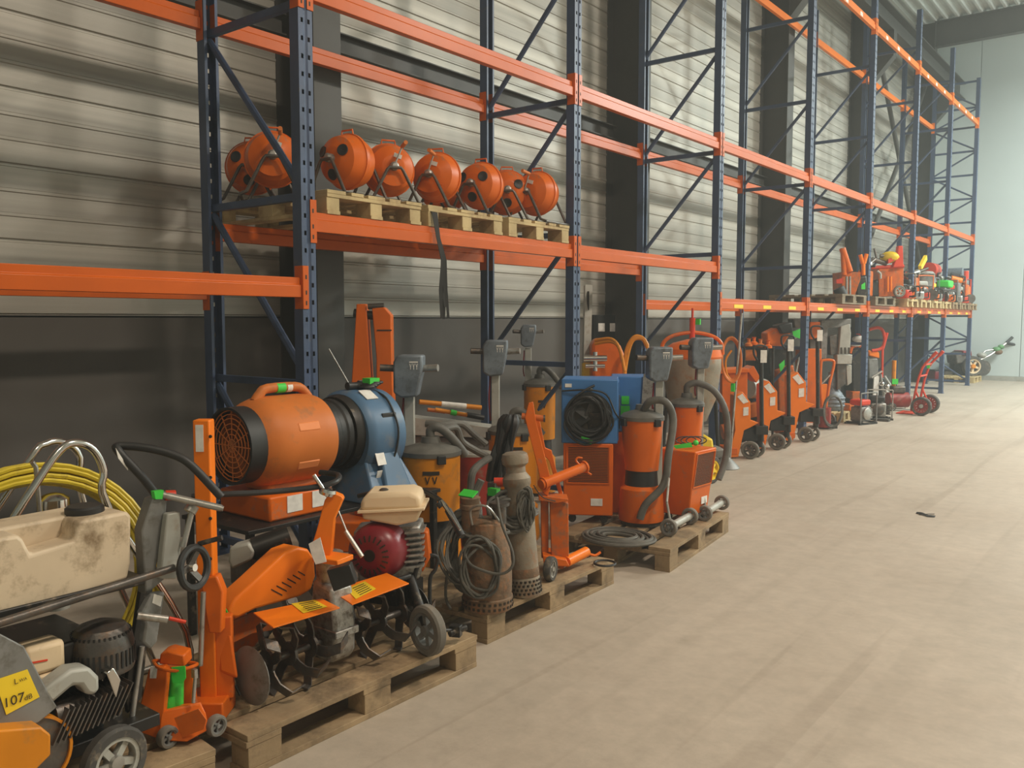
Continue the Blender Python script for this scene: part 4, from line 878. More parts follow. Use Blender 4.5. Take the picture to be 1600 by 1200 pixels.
# black cloth
t = thing('jacket', 'black cloth hanging over the pipes behind the bulb-topped pump', 'cloth', G(780, 740, 5.0), world=True)
rnd = random.Random(5)
for k in range(6):
    pts = [(790+k*3, 648), (783+k*4, 665+rnd.uniform(-3, 3)), (776+k*4.5, 695), (768+k*5, 725), (764+k*5, 748+rnd.uniform(-6, 6))]
    mb = MB(); mb.tube([G(u, v, 5.05+.03*math.sin(k*1.7+v*.05)) for u, v in pts], [.012, .022, .03, .028, .02, .018, .015, .02]+[.02]*20, 8, 3); part(t, 'fold', mb, m_blk)
# roller trolley
b0 = G(880, 885, 4.9); b0.z = PT
t = thing('roller_lifter', 'orange lifting frame with two round rollers and a small wheel, on the pump pallet', 'lifter', b0, world=True)
D = 4.82; n = FW
part(t, 'column', slab(MB(), [(859, 782), (888, 786), (889, 880), (878, 890), (862, 885)], fD(D), n*.06), m_or2, bev=.004)
part(t, 'column', slab(MB(), [(845, 780), (857, 782), (857, 875), (846, 872)], fD(D+.03), n*.05), m_or2, bev=.004)
part(t, 'cross_plate', slab(MB(), [(842, 775), (888, 780), (888, 783), (870, 786), (842, 782)], fD(D-.04), n*.14), m_or2, bev=.002)
part(t, 'slanted_arm', slab(MB(), [(820, 652), (826, 630), (833, 628), (838, 660), (862, 755), (856, 775), (848, 770), (840, 730)], fD(D-.02), n*.025), m_or, bev=.003)
part(t, 'slanted_arm', slab(MB(), [(833, 655), (842, 650), (852, 700), (862, 704), (868, 730), (882, 780), (876, 782), (858, 720), (850, 712)], fD(D+.1), n*.025), m_or, bev=.003)
part(t, 'crossbar', MB().cyl(G(815, 650, D), G(849, 654, D), .018), m_or2); part(t, 'crossbar_end', MB().lathe([(.02, 0), (.02, .01)], G(849, 654, D), RT, 14), m_dsteel)
ax = (G(912, 730, D+.15)-G(845, 757, D-.05)); rl = part(t, 'roller', MB().cyl(G(845, 757, D-.05), G(912, 730, D+.15), .028, n=20), m_or)
for q in (G(848, 756, D-.04), G(912, 730, D+.15)): part(rl, 'collar', MB().cyl(q, q+ax.normalized()*.012, .036, n=20), m_or)
part(t, 'hook', MB().tube([G(905, 726, D+.13), G(900, 720, D+.13), G(903, 715, D+.13), G(910, 716, D+.13)], .006, 8, 3).tube([G(912, 732, D+.15), G(918, 738, D+.15), G(924, 742, D+.15)], .006, 8, 3), m_or)
q0, q1 = G(885, 878, D), G(916, 862, D+.15); fr = part(t, 'foot_roller', MB().cyl(q0, q1, .03, n=20), m_orf)
part(fr, 'foot_hook', MB().tube([q1, G(922, 866, D+.16), G(930, 868, D+.18), G(938, 863, D+.2)], .008, 8, 3), m_or)
part(t, 'base', slab(MB(), [(848, 868), (885, 875), (890, 885), (850, 885)], fD(D-.05), n*.2), m_or, bev=.004)
wc = G(860, 896, 4.66); wc.z = PT+.066; wheel(t, wc, (.97, .25, 0), .066, .04, m_steel, m_rub)
part(t, 'axle', MB().cyl(wc, wc+FW*.2, .01), m_dsteel)
part(t, 'hanging_cord', MB().tube([G(834, 758, D-.06), G(840, 768, D-.06), G(850, 778, D-.06), G(868, 783, D-.06)], .003, 5, 3), m_blk)
t = thing('pallet_strap', 'dark rubber ring lying on the far corner of the pump pallet', 'ring', G(950, 890, 5.0), world=True)
c = PZ(945, 882, .15); part(t, 'ring', MB().tube([c+V3(.06*math.cos(q), .06*math.sin(q), .008+.0*math.sin(q)) for q in [2*PI*k/20 for k in range(20)]], .007, 6, 0, True), m_blk)
# ================================================================ DEHUMIDIFIERS AND HEATERS
def dehum(loc, rz, w_, d_, h, label, taper=0, legs=.05, label2=True, lid=False):
    t = thing('dehumidifier', label, 'dehumidifier', loc, rz)
    z0 = legs
    bot = [V3(-w_/2+taper*.4, -d_/2+taper, z0), V3(w_/2-taper*.3, -d_/2+taper, z0), V3(w_/2-taper*.3, d_/2, z0), V3(-w_/2+taper*.4, d_/2, z0)]
    top = [V3(-w_/2, -d_/2, z0+h), V3(w_/2, -d_/2, z0+h), V3(w_/2, d_/2, z0+h), V3(-w_/2, d_/2, z0+h)]
    part(t, 'cabinet', MB().hull4(bot, top), m_or, bev=.008)
    gz0, gz1 = z0+h*.46, z0+h*.95; g = .035
    mb = MB()
    yf = lambda z: -d_/2+taper*(1-(z-z0)/h)-.002 if taper else -d_/2-.002
    fr = MB()
    for a, b2, c_, e in ((-w_/2+g*.6, w_/2-g*.6, gz1, gz1+.008), (-w_/2+g*.6, w_/2-g*.6, gz0-.008, gz0)): fr.bx(a, b2, yf(c_)-.006, yf(c_)+.004, c_, e)
    for x in (-w_/2+g*.6, w_/2-g*.6-.006): fr.hull4([V3(x, yf(gz0)-.006, gz0), V3(x+.006, yf(gz0)-.006, gz0), V3(x+.006, yf(gz0)+.004, gz0), V3(x, yf(gz0)+.004, gz0)], [V3(x, yf(gz1)-.006, gz1), V3(x+.006, yf(gz1)-.006, gz1), V3(x+.006, yf(gz1)+.004, gz1), V3(x, yf(gz1)+.004, gz1)])
    part(t, 'grille_frame', fr, m_or)
    n_ = 22
    for k in range(n_):
        z = gz0+(gz1-gz0)*(k+.5)/n_; mb.bx(-w_/2+g, w_/2-g, yf(z)-.002, yf(z)+.002, z-.002, z+.002)
    part(t, 'grille', mb, m_ink, 'fine louvre grille', stuff=True)
    if label2: part(t, 'rating_plate', MB().bx(.02, .1, yf(z0+.1)-.002, yf(z0+.1)+.001, z0+.07, z0+.12), m_white, 'pale rating plate')
    for sx in (-1, 1):
        for sy in (-1, 1): part(t, 'caster', MB().cyl((sx*(w_/2-.06), sy*(d_/2-.06)-.012, .028), (sx*(w_/2-.06), sy*(d_/2-.06)+.012, .028), .028).cyl((sx*(w_/2-.06), sy*(d_/2-.06), .03), (sx*(w_/2-.06), sy*(d_/2-.06), z0), .01), m_rub)
    return t
b0 = G(922, 800, 6.0); b0.z = PT
dehum(b0+FW*.12, YAW-.12, .34, .34, .50, 'orange dehumidifier cabinet standing under the blue fan heater', 0, .06)
b1 = b0+FW*.12
t = thing('fan_heater', 'blue box fan heater with a coiled black cable around its round fan', 'heater', V3(b1.x, b1.y, PT+.56), YAW-.12)
part(t, 'cabinet', MB().bx(-.185, .2, -.17, .2, 0, .44), m_blueh, bev=.008)
part(t, 'side_panel', MB().bx(.2, .206, -.15, .18, .02, .42), m_blueh, bev=.002)
part(t, 'fan_ring', MB().lathe([(.15, 0), (.165, 0), (.165, .03), (.15, .03), (.15, 0)], (-.0, -.17, .19), (0, -1, 0), 32, False), m_blk)
part(t, 'fan_opening', MB().lathe([(.15, 0), (.15, .006)], (0, -.17, .19), (0, -1, 0), 32), m_ink)
mb = MB()
for k in range(5): q = 2*PI*k/5; strip(mb, [V3(0, -.185, .19), V3(.13*math.cos(q), -.185, .19+.13*math.sin(q))], V3(-math.sin(q)*.05, -.02, math.cos(q)*.05), .004)
part(t, 'fan_blades', mb, m_blkm)
coil(t, V3(0, -.21, .19), .12, .12, 8, (0, -1, 0), .009, m_blk, .018)
coil(t, V3(.01, -.21, .16), .15, .14, 3, (0, -1, 0), .008, m_blk, .015)
part(t, 'cable_lead', MB().tube([(.04, -.18, .4), (-.02, -.2, .37), (-.08, -.21, .33)], .008, 8, 3).tube([(-.18, -.18, .36), (0, -.2, .37), (.12, -.2, .34), (.18, -.2, .22), (.22, -.15, .16)], .006, 8, 4), m_blk)
part(t, 'label', MB().bx(-.16, -.115, -.174, -.171, .385, .41), m_white)
part(t, 'switch', MB().cyl((.02, -.17, .37), (.02, -.185, .37), .01), m_chr)
part(t, 'tag', MB().box((-.01, -.2, .03), (.08, .03, .03), Matrix.Rotation(.3, 3, 'Y')), m_green, 'bright green tag')
part(t, 'side_grille', MB().lathe([(.12, 0), (.12, .008)], (.206, .02, .2), (1, 0, 0), 24), m_blk)
c = G(985, 800, 6.45)
t = thing('fan_heater', 'second blue fan heater behind, with a long green tag on its side', 'heater', V3(c.x, c.y, 0), YAW-.12)
part(t, 'cabinet', MB().bx(-.15, .16, -.15, .2, .74, 1.14), m_blueh, bev=.008)
part(t, 'plinth', MB().bx(-.16, .14, -.14, .2, .0, .74), m_or, 'orange cabinet below', bev=.008)
part(t, 'tag', MB().bx(-.08, -.015, -.158, -.152, .82, .93).bx(-.075, -.02, -.158, -.152, .94, 1.0), m_green, 'bright green tag')
part(t, 'leaning_sheet', MB().prism([(.06, .78), (.2, .85), (.2, 1.16), (.08, 1.16)], (0, -.16, 0), (1, 0, 0), (0, 0, 1), .01), m_alu, 'pale metal side sheet')
b0 = G(1078, 800, 6.0); b0.z = PT
dehum(b0+FW*.1-RT*.005, YAW+.85, .30, .3, .46, 'slanted orange dehumidifier with its grille facing the aisle', .06, .05)
t = thing('cable_loop', 'thin black cable with green tape and tag on top of the slanted dehumidifier', 'cable', G(1080, 696, 6.1), world=True)
for k in range(3): part(t, 'cable', MB().tube([G(1072+16*math.cos(q)+k*8, 688+6*math.sin(q), 6.1) for q in [2*PI*j/16 for j in range(16)]], .004, 6, 0, True), m_blk)
part(t, 'tag', slab(MB(), [(1052, 697), (1080, 692), (1082, 699), (1056, 701)], fD(6.0), UP*.004), m_green, 'bright green tag'); part(t, 'tape', MB().sph(G(1087, 692, 6.0), .02), m_green)
for i, ((u, v, d), (u2, v2, d2), r) in enumerate((((1045, 828, 5.62), (1078, 809, 5.95), .058), ((1101, 796, 6.05), (1128, 780, 6.4), .055))):
    p, q = G(u, v, d), G(u2, v2, d2); p.z = q.z = PT+r
    t = thing('transport_axle', ['two-wheeled transport axle of the near tapered vacuum, at the pallet front', 'two-wheeled transport axle at the far corner of the third pallet'][i], 'axle', V3(p.x, p.y, PT), world=True)
    ax = (q-p).normalized(); part(t, 'axle_tube', MB().cyl(p, q, .026, n=16), m_lgrey)
    wheel(t, p, ax, r, .035, m_grey, m_rubg, 5); wheel(t, q, ax, r, .035, m_grey, m_rubg, 5)
    m_ = p.lerp(q, .1); part(t, 'stay', MB().cyl(m_, m_+UP*.16-RT*.03, .008).cyl(m_+UP*.16-RT*.03, m_+UP*.3+FW*.1, .008), m_lgrey)
# ================================================================ BACK ROW, SECOND AND THIRD BAYS
t = thing('spirit_level', 'long pale straightedge with yellow end, leaning upright behind the blue post', 'level', G(915, 560, 8.2), world=True)
p0 = G(913, 600, 8.1); p0.z = 0.02; p1 = G(919, 446, 8.35)
part(t, 'bar', MB().cyl(p0, p1, .05, n=4), m_lgrey); part(t, 'slot', MB().box(p0.lerp(p1, .92)-FW*.045, (.02, .01, .18)), m_ink); part(t, 'yellow_end', MB().cyl(p0.lerp(p1, .52), p0.lerp(p1, .60), .053, n=4), m_yels)
t = thing('socket_box', 'black socket box with two pale plates on the wall beside the second column', 'socket', PX(950, 510, -5.6), world=True)
part(t, 'back_box', slab(MB(), [(928, 492), (968, 492), (968, 540), (928, 540)], fX(-5.53), (-.06, 0, 0)), m_blk, bev=.004)
for a, b2 in ((935, 945), (953, 964)): part(t, 'plate', slab(MB(), [(a, 505), (b2, 505), (b2, 518), (a, 518)], fX(-5.527), (-.002, 0, 0)), m_white)
def misc(name, label, cat, u, d, base=0):
    b = G(u, 640, d); b.z = base; return thing(name, label, cat, b, world=True)
t = misc('hopper', 'orange machine hood with yellow hoses behind the blue heater', 'machine', 955, 8.0)
part(t, 'hood', slab(MB(), [(925, 540), (930, 530), (955, 528), (970, 540), (980, 565), (980, 600), (925, 600)], fD(8.0), FW*.3), m_or, bev=.03)
part(t, 'body', slab(MB(), [(915, 600), (982, 600), (982, 700), (915, 705)], fD(8.0), FW*.35), m_or2, bev=.02)
part(t, 'fittings', MB().cyl(G(912, 560, 7.8), G(948, 560, 7.8), .03).cyl(G(915, 572, 7.8), G(945, 572, 7.8), .02).cyl(G(930, 550, 7.8), G(930, 580, 7.8), .02), m_chr)
for k in range(3): part(t, 'hose', MB().tube([G(975, 590, 7.8), G(978+k*2, 550, 7.8), G(990, 527+k*2, 7.8), G(1004, 528+k, 7.8), G(1012, 540+k*2, 7.8)], .016, 8, 5), m_ory)
for k in range(2): part(t, 'hose', MB().tube([G(930, 532+k*5, 7.9), G(955, 530+k*4, 7.8), G(968, 545, 7.75), G(976, 580, 7.7)], .016, 8, 5), m_ory)
# orange plaster mixer with hoop
t = misc('plaster_mixer', 'big round orange mixer with a hoop guard, behind the two grey vacuum heads', 'mixer', 1080, 9.0)
cx = G(1081, 560, 9.0)
part(t, 'drum', MB().lathe([(.16, -.65), (.26, -.4), (.3, -.1), (.3, .0), (.27, .05)], V3(cx.x, cx.y, cx.z), UP, 36), m_pump)
part(t, 'bowl', MB().lathe([(.3, 0), (.31, .02), (.29, .1), (.2, .16), (.05, .2)], cx, UP, 36), m_or)
hp = MB(); hp.tube([cx+RT*(-.32)+UP*.04, cx+RT*(-.3)+UP*.16, cx+RT*(-.2)+UP*.235, cx+UP*.27, cx+RT*.2+UP*.235, cx+RT*.3+UP*.16, cx+RT*.32+UP*.04], .02, 10, 5); part(t, 'hoop', hp, m_or)
part(t, 'spindle', MB().cyl(cx+UP*.15, cx+UP*.42, .03).cyl(cx+UP*.42, cx+UP*.52, .012), m_redo); part(t, 'tag', MB().box(cx+UP*.38+RT*.06, (.05, .02, .06)), m_green, 'bright green tag')
for s in (-1, 1): part(t, 'leg', MB().cyl(cx+RT*.24*s-UP*.2, V3(cx.x, cx.y, 0)+RT*.3*s, .02), m_blkm)
part(t, 'leg', MB().cyl(cx+FW*.24-UP*.2, V3(cx.x, cx.y, 0)+FW*.3, .02), m_blkm)
t = misc('sweeper', 'small sweeper with yellow wheel and round grey side brush on the floor', 'sweeper', 1115, 8.4)
F_ = fD(8.3)
part(t, 'body', slab(MB(), [(1090, 700), (1104, 683), (1114, 686), (1116, 706), (1104, 712), (1090, 716)], F_, FW*.3), m_yels, 'yellow body', bev=.02)
part(t, 'frame', slab(MB(), [(1095, 706), (1128, 702), (1138, 706), (1136, 712), (1095, 725)], F_, FW*.3), m_grey, bev=.01)
wc = G(1112, 718, 8.2); wc.z = .13; wheel(t, wc, (.9, -.2, 0), .13, .05, m_yels, m_rub, 5)
part(t, 'push_handle', MB().tube([G(1092, 700, 8.4), G(1097, 640, 8.5), G(1098, 590, 8.6)], .009, 8, 3), m_blkm)
c = PZ(1133, 731, 0); part(t, 'side_brush', MB().lathe([(.15, .005), (.13, .03), (.05, .11), (.02, .13)], c, UP, 28), m_grey, 'grey conical side brush'); part(t, 'brush_arm', MB().cyl(c+UP*.12, c+UP*.15-RT*.2, .015), m_grey)
# cable ring and orange hopper behind the first pallet truck
t = misc('hanging_hose', 'loop of orange hose hanging beside the blue post', 'hose', 1143, 9.3)
c = G(1143, 562, 9.3)
for k in range(3): part(t, 'loop', MB().tube([c+RT*((.105-.004*k)*math.cos(q))+FW*(.01*k+.03*math.sin(q))+UP*((.24-.01*k)*math.sin(q)) for q in [2*PI*j/26 for j in range(26)]], .013, 8, 0, True), m_orp)
part(t, 'hose_tail', MB().tube([c-UP*.22, c-UP*.15+RT*-.05, c+UP*.0-RT*.06, c+UP*.1], .011, 8, 4), m_ory)
part(t, 'hook_pole', MB().cyl(V3(c.x, c.y, 0), c+UP*.5+RT*.1, .012), m_steel)
part(t, 'tag', MB().box(c-UP*.30+RT*.02, (.04, .02, .09)), m_green, 'green and white tag')
t = misc('hopper', 'square orange hopper with a slanted edge, behind the nearest pallet truck', 'machine', 1148, 10.4)
part(t, 'box', slab(MB(), [(1128, 582), (1168, 580), (1168, 640), (1128, 645)], fD(10.3), FW*.4), m_or, bev=.008)
part(t, 'rim', slab(MB(), [(1126, 578), (1170, 576), (1170, 582), (1126, 584)], fD(10.26), FW*.46), m_or, bev=.004)
part(t, 'chute', slab(MB(), [(1168, 578), (1178, 572), (1188, 590), (1182, 598), (1172, 585)], fD(10.3), FW*.3), m_or, bev=.004)
part(t, 'legs', slab(MB(), [(1130, 645), (1165, 640), (1165, 690), (1130, 700)], fD(10.4), FW*.3), m_blkm)
part(t, 'motor', MB().cyl(G(1128, 675, 10.2), G(1145, 672, 10.2), .09, n=20), m_or2)
t = misc('mixer_drum', 'pale grey cylinder drum behind the first truck handle', 'mixer', 1185, 11.3)
part(t, 'drum', MB().cyl(G(1168, 607, 11.2), G(1192, 607, 11.4), .13, .13, 28), m_lgrey); part(t, 'cone', MB().cyl(G(1192, 607, 11.4), G(1203, 612, 11.5), .13, .06, 28), m_orp)
part(t, 'cone_rear', MB().cyl(G(1175, 630, 11.2), G(1180, 650, 11.2), .16, .12, 20), m_orp)
part(t, 'stand', slab(MB(), [(1172, 640), (1200, 640), (1196, 690), (1176, 690)], fD(11.3), FW*.25), m_blkm)
t = misc('compressor', 'black tube frame with red and orange valve heads above the first truck', 'compressor', 1182, 11.0)
part(t, 'frame', MB().cyl(G(1160, 542, 11), G(1210, 544, 11), .015).cyl(G(1163, 542, 11), V3(*G(1163, 640, 11).xy, 0), .015).cyl(G(1208, 543, 11), V3(*G(1208, 640, 11).xy, 0), .015), m_blkm)
for k, (u, v) in enumerate(((1170, 535), (1178, 533), (1188, 536), (1200, 538))): part(t, 'valve', MB().lathe([(.05, 0), (.05, .03), (.02, .05), (.02, .09), (.035, .1)], G(u, v+6, 11), UP, 14), m_or if k % 2 else m_orp)
part(t, 'reservoir', MB().cyl(G(1163, 555, 11.1), G(1180, 555, 11.1), .07, n=18), m_orp)
# ================================================================ PALLET TRUCKS
def truck(u, v, d, label, s=1):
    b = PZ(u, v, 0); t = thing('pallet_truck', label, 'pallet truck', b, YAW); k = d/FPX
    def q(a, c): return ((a-1180)*k*s, (717-c)*k*s)
    pr = [q(*p) for p in [(1146, 617), (1158, 611), (1171, 627), (1172, 656), (1185, 660), (1173, 667), (1162, 672), (1154, 714), (1137, 716), (1148, 672), (1146, 645)]]
    part(t, 'body', MB().prism(pr, (0, .11, 0), (1, 0, 0), (0, 0, 1), .2), m_orf, 'orange angled body shell', bev=.006)
    a, c = q(1146, 613), q(1161, 609)
    part(t, 'top_label', MB().prism([q(1150, 619), q(1158, 614), q(1168, 627), q(1160, 630)], (0, .005, 0), (1, 0, 0), (0, 0, 1), .004), m_white)
    part(t, 'side_label', MB().prism([q(1160, 636), q(1168, 635), q(1168, 648), q(1160, 649)], (0, .005, 0), (1, 0, 0), (0, 0, 1), .004), m_white)
    x, z = q(1188, 560); x2, z2 = q(1192, 690)
    part(t, 'tiller_arm', MB().cyl((x, .05, z), (x2, .05, z2), .024, n=12), m_blkm)
    hl = part(t, 'handle', MB().tube([(x-.03, .05, z-.03), (x-.08, .05, z+.05), (x-.08, .05, z+.13), (x-.02, .05, z+.15), (x+.06, .05, z+.13), (x+.06, .05, z+.05), (x+.02, .05, z-.03)], .012, 8, 3), m_blk)
    part(hl, 'handle_label', MB().bx(x-.015, x+.055, .02, .025, z-.04, z+.1), m_white, 'white label')
    x, z = q(1190, 672); part(t, 'pump', MB().box((x, .08, z), (.14, .16, .1)).cyl((x, .08, z-.05), (x, .08, z-.2), .035), m_blkm, bev=.006)
    part(t, 'link_arm', MB().box((x-.1, .12, z-.05), (.22, .12, .16)), m_blk, bev=.01)
    for xx, yy in ((1172, 0), (1187, .14)):
        x, z = q(xx, 700); c = V3(x, yy, .1); wheel(t, c, (-.45, -.9, 0), .1, .05, m_dsteel, m_rubg, 5)
    for yy in (.02, .24): part(t, 'fork', MB().bx(-.32, -.28, yy, yy+.45, .06, .1), m_or, bev=.004)
    part(t, 'fork_frame', MB().bx(-.34, -.2, .0, .3, .05, .12), m_or, bev=.004)
    return t
truck(1180, 717, 9.6, 'orange pallet truck nearest the blue post, foremost of three')
truck(1222, 703, 10.5, 'orange pallet truck in the middle of the three')
truck(1267, 691, 11.4, 'orange pallet truck farthest from the camera, with round wheel at front')
# ================================================================ MORE MACHINES FURTHER ALONG
t = misc('power_trowel', 'orange and black machine with green tag and bent silver handle, between the trucks', 'machine', 1235, 12.6)
part(t, 'hood', slab(MB(), [(1198, 520), (1215, 512), (1236, 520), (1224, 540), (1210, 545), (1198, 535)], fD(12.6), FW*.3), m_or, bev=.02)
part(t, 'seat', slab(MB(), [(1215, 508), (1238, 503), (1240, 520), (1222, 522)], fD(12.5), FW*.3), m_blk, bev=.02)
part(t, 'chassis', slab(MB(), [(1200, 545), (1240, 540), (1245, 620), (1225, 660), (1205, 640)], fD(12.7), FW*.35), m_blkm, bev=.02)
part(t, 'orange_body', slab(MB(), [(1215, 580), (1240, 570), (1248, 620), (1240, 665), (1218, 660)], fD(12.5), FW*.3), m_or2, bev=.02)
part(t, 'lower_body', slab(MB(), [(1195, 660), (1240, 660), (1240, 690), (1200, 697)], fD(12.7), FW*.3), m_blkm)
part(t, 'bent_handle', MB().tube([G(1235, 545, 12.3), G(1240, 530, 12.3), G(1255, 524, 12.3), G(1252, 545, 12.3), G(1245, 575, 12.3), G(1242, 600, 12.3)], .014, 8, 4), m_steel)
part(t, 'tag', slab(MB(), [(1238, 518), (1250, 514), (1257, 522), (1250, 529), (1240, 526)], fD(12.2), FW*.01), m_green, 'bright green tag'); part(t, 'strap_tag', slab(MB(), [(1217, 570), (1226, 562), (1226, 572), (1220, 582)], fD(12.3), FW*.01), m_green, 'bright green tag')
t = misc('orange_cabinet', 'tall orange cabinet behind the farthest pallet truck', 'cabinet', 1268, 13.2)
part(t, 'body', slab(MB(), [(1256, 545), (1284, 545), (1284, 662), (1256, 668)], fD(13.1), FW*.4), m_or, bev=.01)
part(t, 'top_box', slab(MB(), [(1266, 503), (1282, 503), (1282, 530), (1264, 530)], fD(13.1), FW*.35), m_or, bev=.01)
part(t, 'motor', slab(MB(), [(1240, 498), (1264, 498), (1262, 512), (1242, 512)], fD(13.1), FW*.3), m_dsteel, bev=.01)
part(t, 'neck', slab(MB(), [(1266, 530), (1280, 530), (1280, 546), (1266, 546)], fD(13.2), FW*.25), m_dsteel)
b = PZ(1290, 668, 0); t = thing('hand_truck', 'orange hand truck with a looped handle behind the farthest pallet truck', 'hand truck', b, world=True)
F_ = fD(12.6)
part(t, 'frame', MB().tube([F_(1285, 640), F_(1282, 600), F_(1283, 568), F_(1286, 563), F_(1300, 563), F_(1303, 570), F_(1296, 600), F_(1290, 640)], .02, 8, 3), m_or)
part(t, 'back_plate', slab(MB(), [(1281, 600), (1293, 600), (1290, 642), (1282, 642)], F_, FW*.03), m_orf, bev=.004)
part(t, 'brace', MB().cyl(F_(1284, 600), F_(1298, 585), .012), m_steel)
part(t, 'base', MB().box((b.x, b.y, .05), (.25, .25, .1), Matrix.Rotation(YAW, 3, 'Z')).cyl(F_(1286, 640), V3(b.x, b.y, .05), .02), m_blkm)
for s in (-1, 1): wheel(t, V3(b.x, b.y, .1)+V3(0, .13*s, 0), (0, 1, 0), .1, .04)
t = misc('hose_reel', 'loops of dark hose and a red tank on the floor beside the small pallet', 'hose', 1300, 13.0)
b = PZ(1300, 672, 0)
for k in range(3): coil(t, b+UP*(.26)+RT*.02*k+FW*.05*k, .13, .22, 1, FW, .014, m_hose, .01, 'hose')
part(t, 'tank', MB().cyl(b+UP*.02+FW*.2-RT*.05, b+UP*.3+FW*.2-RT*.05, .1, n=18), m_red2)
# grey drill rig on the small pallet
pallet((-4.05, 13.35, 0), R_(96), m_wood2, 'small pale pallet under the grey drill rig', None, .8, .6)
b = V3(-4.35, 13.72, PT)
t = thing('drill_rig', 'tall grey drill rig with slotted columns on a small pallet', 'drill rig', b, world=True)
dd = (b-V3(0, 0, CH)).xy.dot(FW.xy)
F_ = fD(dd-.1)
part(t, 'head_plate', slab(MB(), [(1283, 500), (1330, 498), (1330, 512), (1294, 512), (1292, 560), (1283, 560)], F_, FW*.12), m_grey, bev=.01)
part(t, 'column', slab(MB(), [(1314, 510), (1328, 506), (1330, 520), (1328, 556), (1310, 556)], fD(dd-.15), FW*.12), m_lgrey, bev=.01)
part(t, 'clamp', slab(MB(), [(1308, 554), (1332, 554), (1331, 569), (1308, 569)], fD(dd-.18), FW*.16), m_lgrey, bev=.01)
for u in (1313, 1319, 1325): part(t, 'slot', slab(MB(), [(u, 543), (u+3, 543), (u+3, 553), (u, 553)], fD(dd-.19), FW*.004), m_ink)
part(t, 'gearbox', slab(MB(), [(1296, 525), (1308, 522), (1310, 555), (1298, 555)], F_, FW*.15), m_dsteel, bev=.01)
part(t, 'lower_column', slab(MB(), [(1308, 569), (1322, 569), (1322, 600), (1308, 610)], F_, FW*.2), m_dsteel, bev=.01)
part(t, 'side_column', slab(MB(), [(1322, 570), (1331, 570), (1331, 598), (1324, 603)], F_, FW*.1), m_lgrey, bev=.01)
part(t, 'motor', MB().lathe([(.17, 0), (.19, .05), (.19, .2), (.15, .27), (.08, .35), (.06, .6)], b, UP, 24), m_head, 'blue grey motor housing')
for k in range(3): part(t, 'motor_band', MB().lathe([(.192, .06+k*.06), (.2, .07+k*.06), (.2, .08+k*.06), (.192, .09+k*.06)], b, UP, 24), m_head)
part(t, 'orange_foot', MB().box(b+RT*.22+UP*.05, (.2, .2, .1)), m_or2, bev=.01)
t = misc('mortar_pump', 'black upright machine with red seat and white plastic bag on top', 'machine', 1342, 15.2)
F_ = fD(15)
part(t, 'tank', slab(MB(), [(1330, 545), (1350, 545), (1350, 625), (1332, 625)], F_, FW*.4), m_blkm, bev=.03)
part(t, 'arch', MB().tube([F_(1328, 552), F_(1332, 542), F_(1342, 540), F_(1351, 546), F_(1351, 560)], .03, 8, 4), m_or)
part(t, 'bag', MB().sph(F_(1344, 530), (.14, .1, .06)).sph(F_(1336, 539), (.1, .08, .03)), m_white, 'white plastic bag'); part(t, 'wire', MB().tube([F_(1338, 522), F_(1343, 522), F_(1345, 527)], .008), m_redo)
part(t, 'red_box', slab(MB(), [(1332, 612), (1348, 612), (1348, 624), (1332, 624)], fD(14.9), FW*.3), m_or2, bev=.01)
part(t, 'base', slab(MB(), [(1332, 624), (1352, 624), (1352, 645), (1332, 648)], F_, FW*.4), m_rub)
t = misc('plate_compactor', 'orange tubular arch handle over a dark engine, behind the sixth frame', 'machine', 1370, 16.2)
F_ = fD(16)
part(t, 'arch_handle', MB().tube([F_(1358, 515), F_(1372, 512), F_(1380, 518), F_(1382, 535), F_(1376, 545), F_(1362, 548)], .03, 8, 4), m_redo)
part(t, 'side_arm', MB().cyl(F_(1386, 520), F_(1379, 545), .03).cyl(F_(1379, 545), F_(1378, 590), .022), m_redo)
part(t, 'hood', slab(MB(), [(1357, 547), (1374, 550), (1375, 560), (1358, 556)], F_, FW*.3), m_orf, bev=.02)
part(t, 'engine', slab(MB(), [(1357, 560), (1372, 560), (1374, 600), (1358, 600)], F_, FW*.3), m_grey, bev=.02)
part(t, 'plate', slab(MB(), [(1354, 600), (1376, 600), (1378, 640), (1354, 642)], F_, FW*.4), m_blkm, bev=.02)
# small engine machines on the floor: near alike units
def engine_unit(mb_body=m_alu, mtop=m_dsteel, tank=m_blk):
    t = thing('engine_unit', 'x', 'machine')
    part(t, 'skid', MB().bx(-.2, .2, -.14, -.11, 0, .03).bx(-.2, .2, .11, .14, 0, .03).bx(-.16, -.13, -.14, .14, .02, .04).bx(.13, .16, -.14, .14, .02, .04), m_blkm)
    part(t, 'crankcase', MB().bx(-.12, .1, -.1, .1, .04, .26), mb_body, bev=.02)
    mb = MB()
    for k in range(6): mb.bx(.08, .17, -.07, .07, .08+k*.026, .092+k*.026)
    part(t, 'fins', mb, mtop)
    part(t, 'fuel_tank', MB().bx(-.14, .08, -.11, .11, .28, .37), tank, bev=.025)
    part(t, 'recoil', MB().lathe([(.09, 0), (.09, .03), (.06, .05), (.02, .05)], (-.02, -.1, .16), (0, -1, 0), 20), mtop)
    part(t, 'handle', MB().tube([(-.18, -.13, .03), (-.18, -.13, .42), (-.15, -.13, .47), (.15, -.13, .47), (.18, -.13, .42), (.18, -.13, .03)], .01, 8, 3), mb_body)
    return t
e1 = engine_unit(m_alu, m_dsteel, m_blk); e2 = engine_unit(m_or, m_dsteel, m_lgrey); e3 = engine_unit(m_grey, m_steel, m_redo); e4 = engine_unit(m_head, m_alu, m_yels); index()
used = set()
def unit(src, p, rz, label, tilt=None):
    if src.name not in used:
        used.add(src.name); src.location = p; src.rotation_euler = tilt or (0, 0, rz); src['label'] = label; return src
    return dup(src, p, rz, label, tilt=tilt)
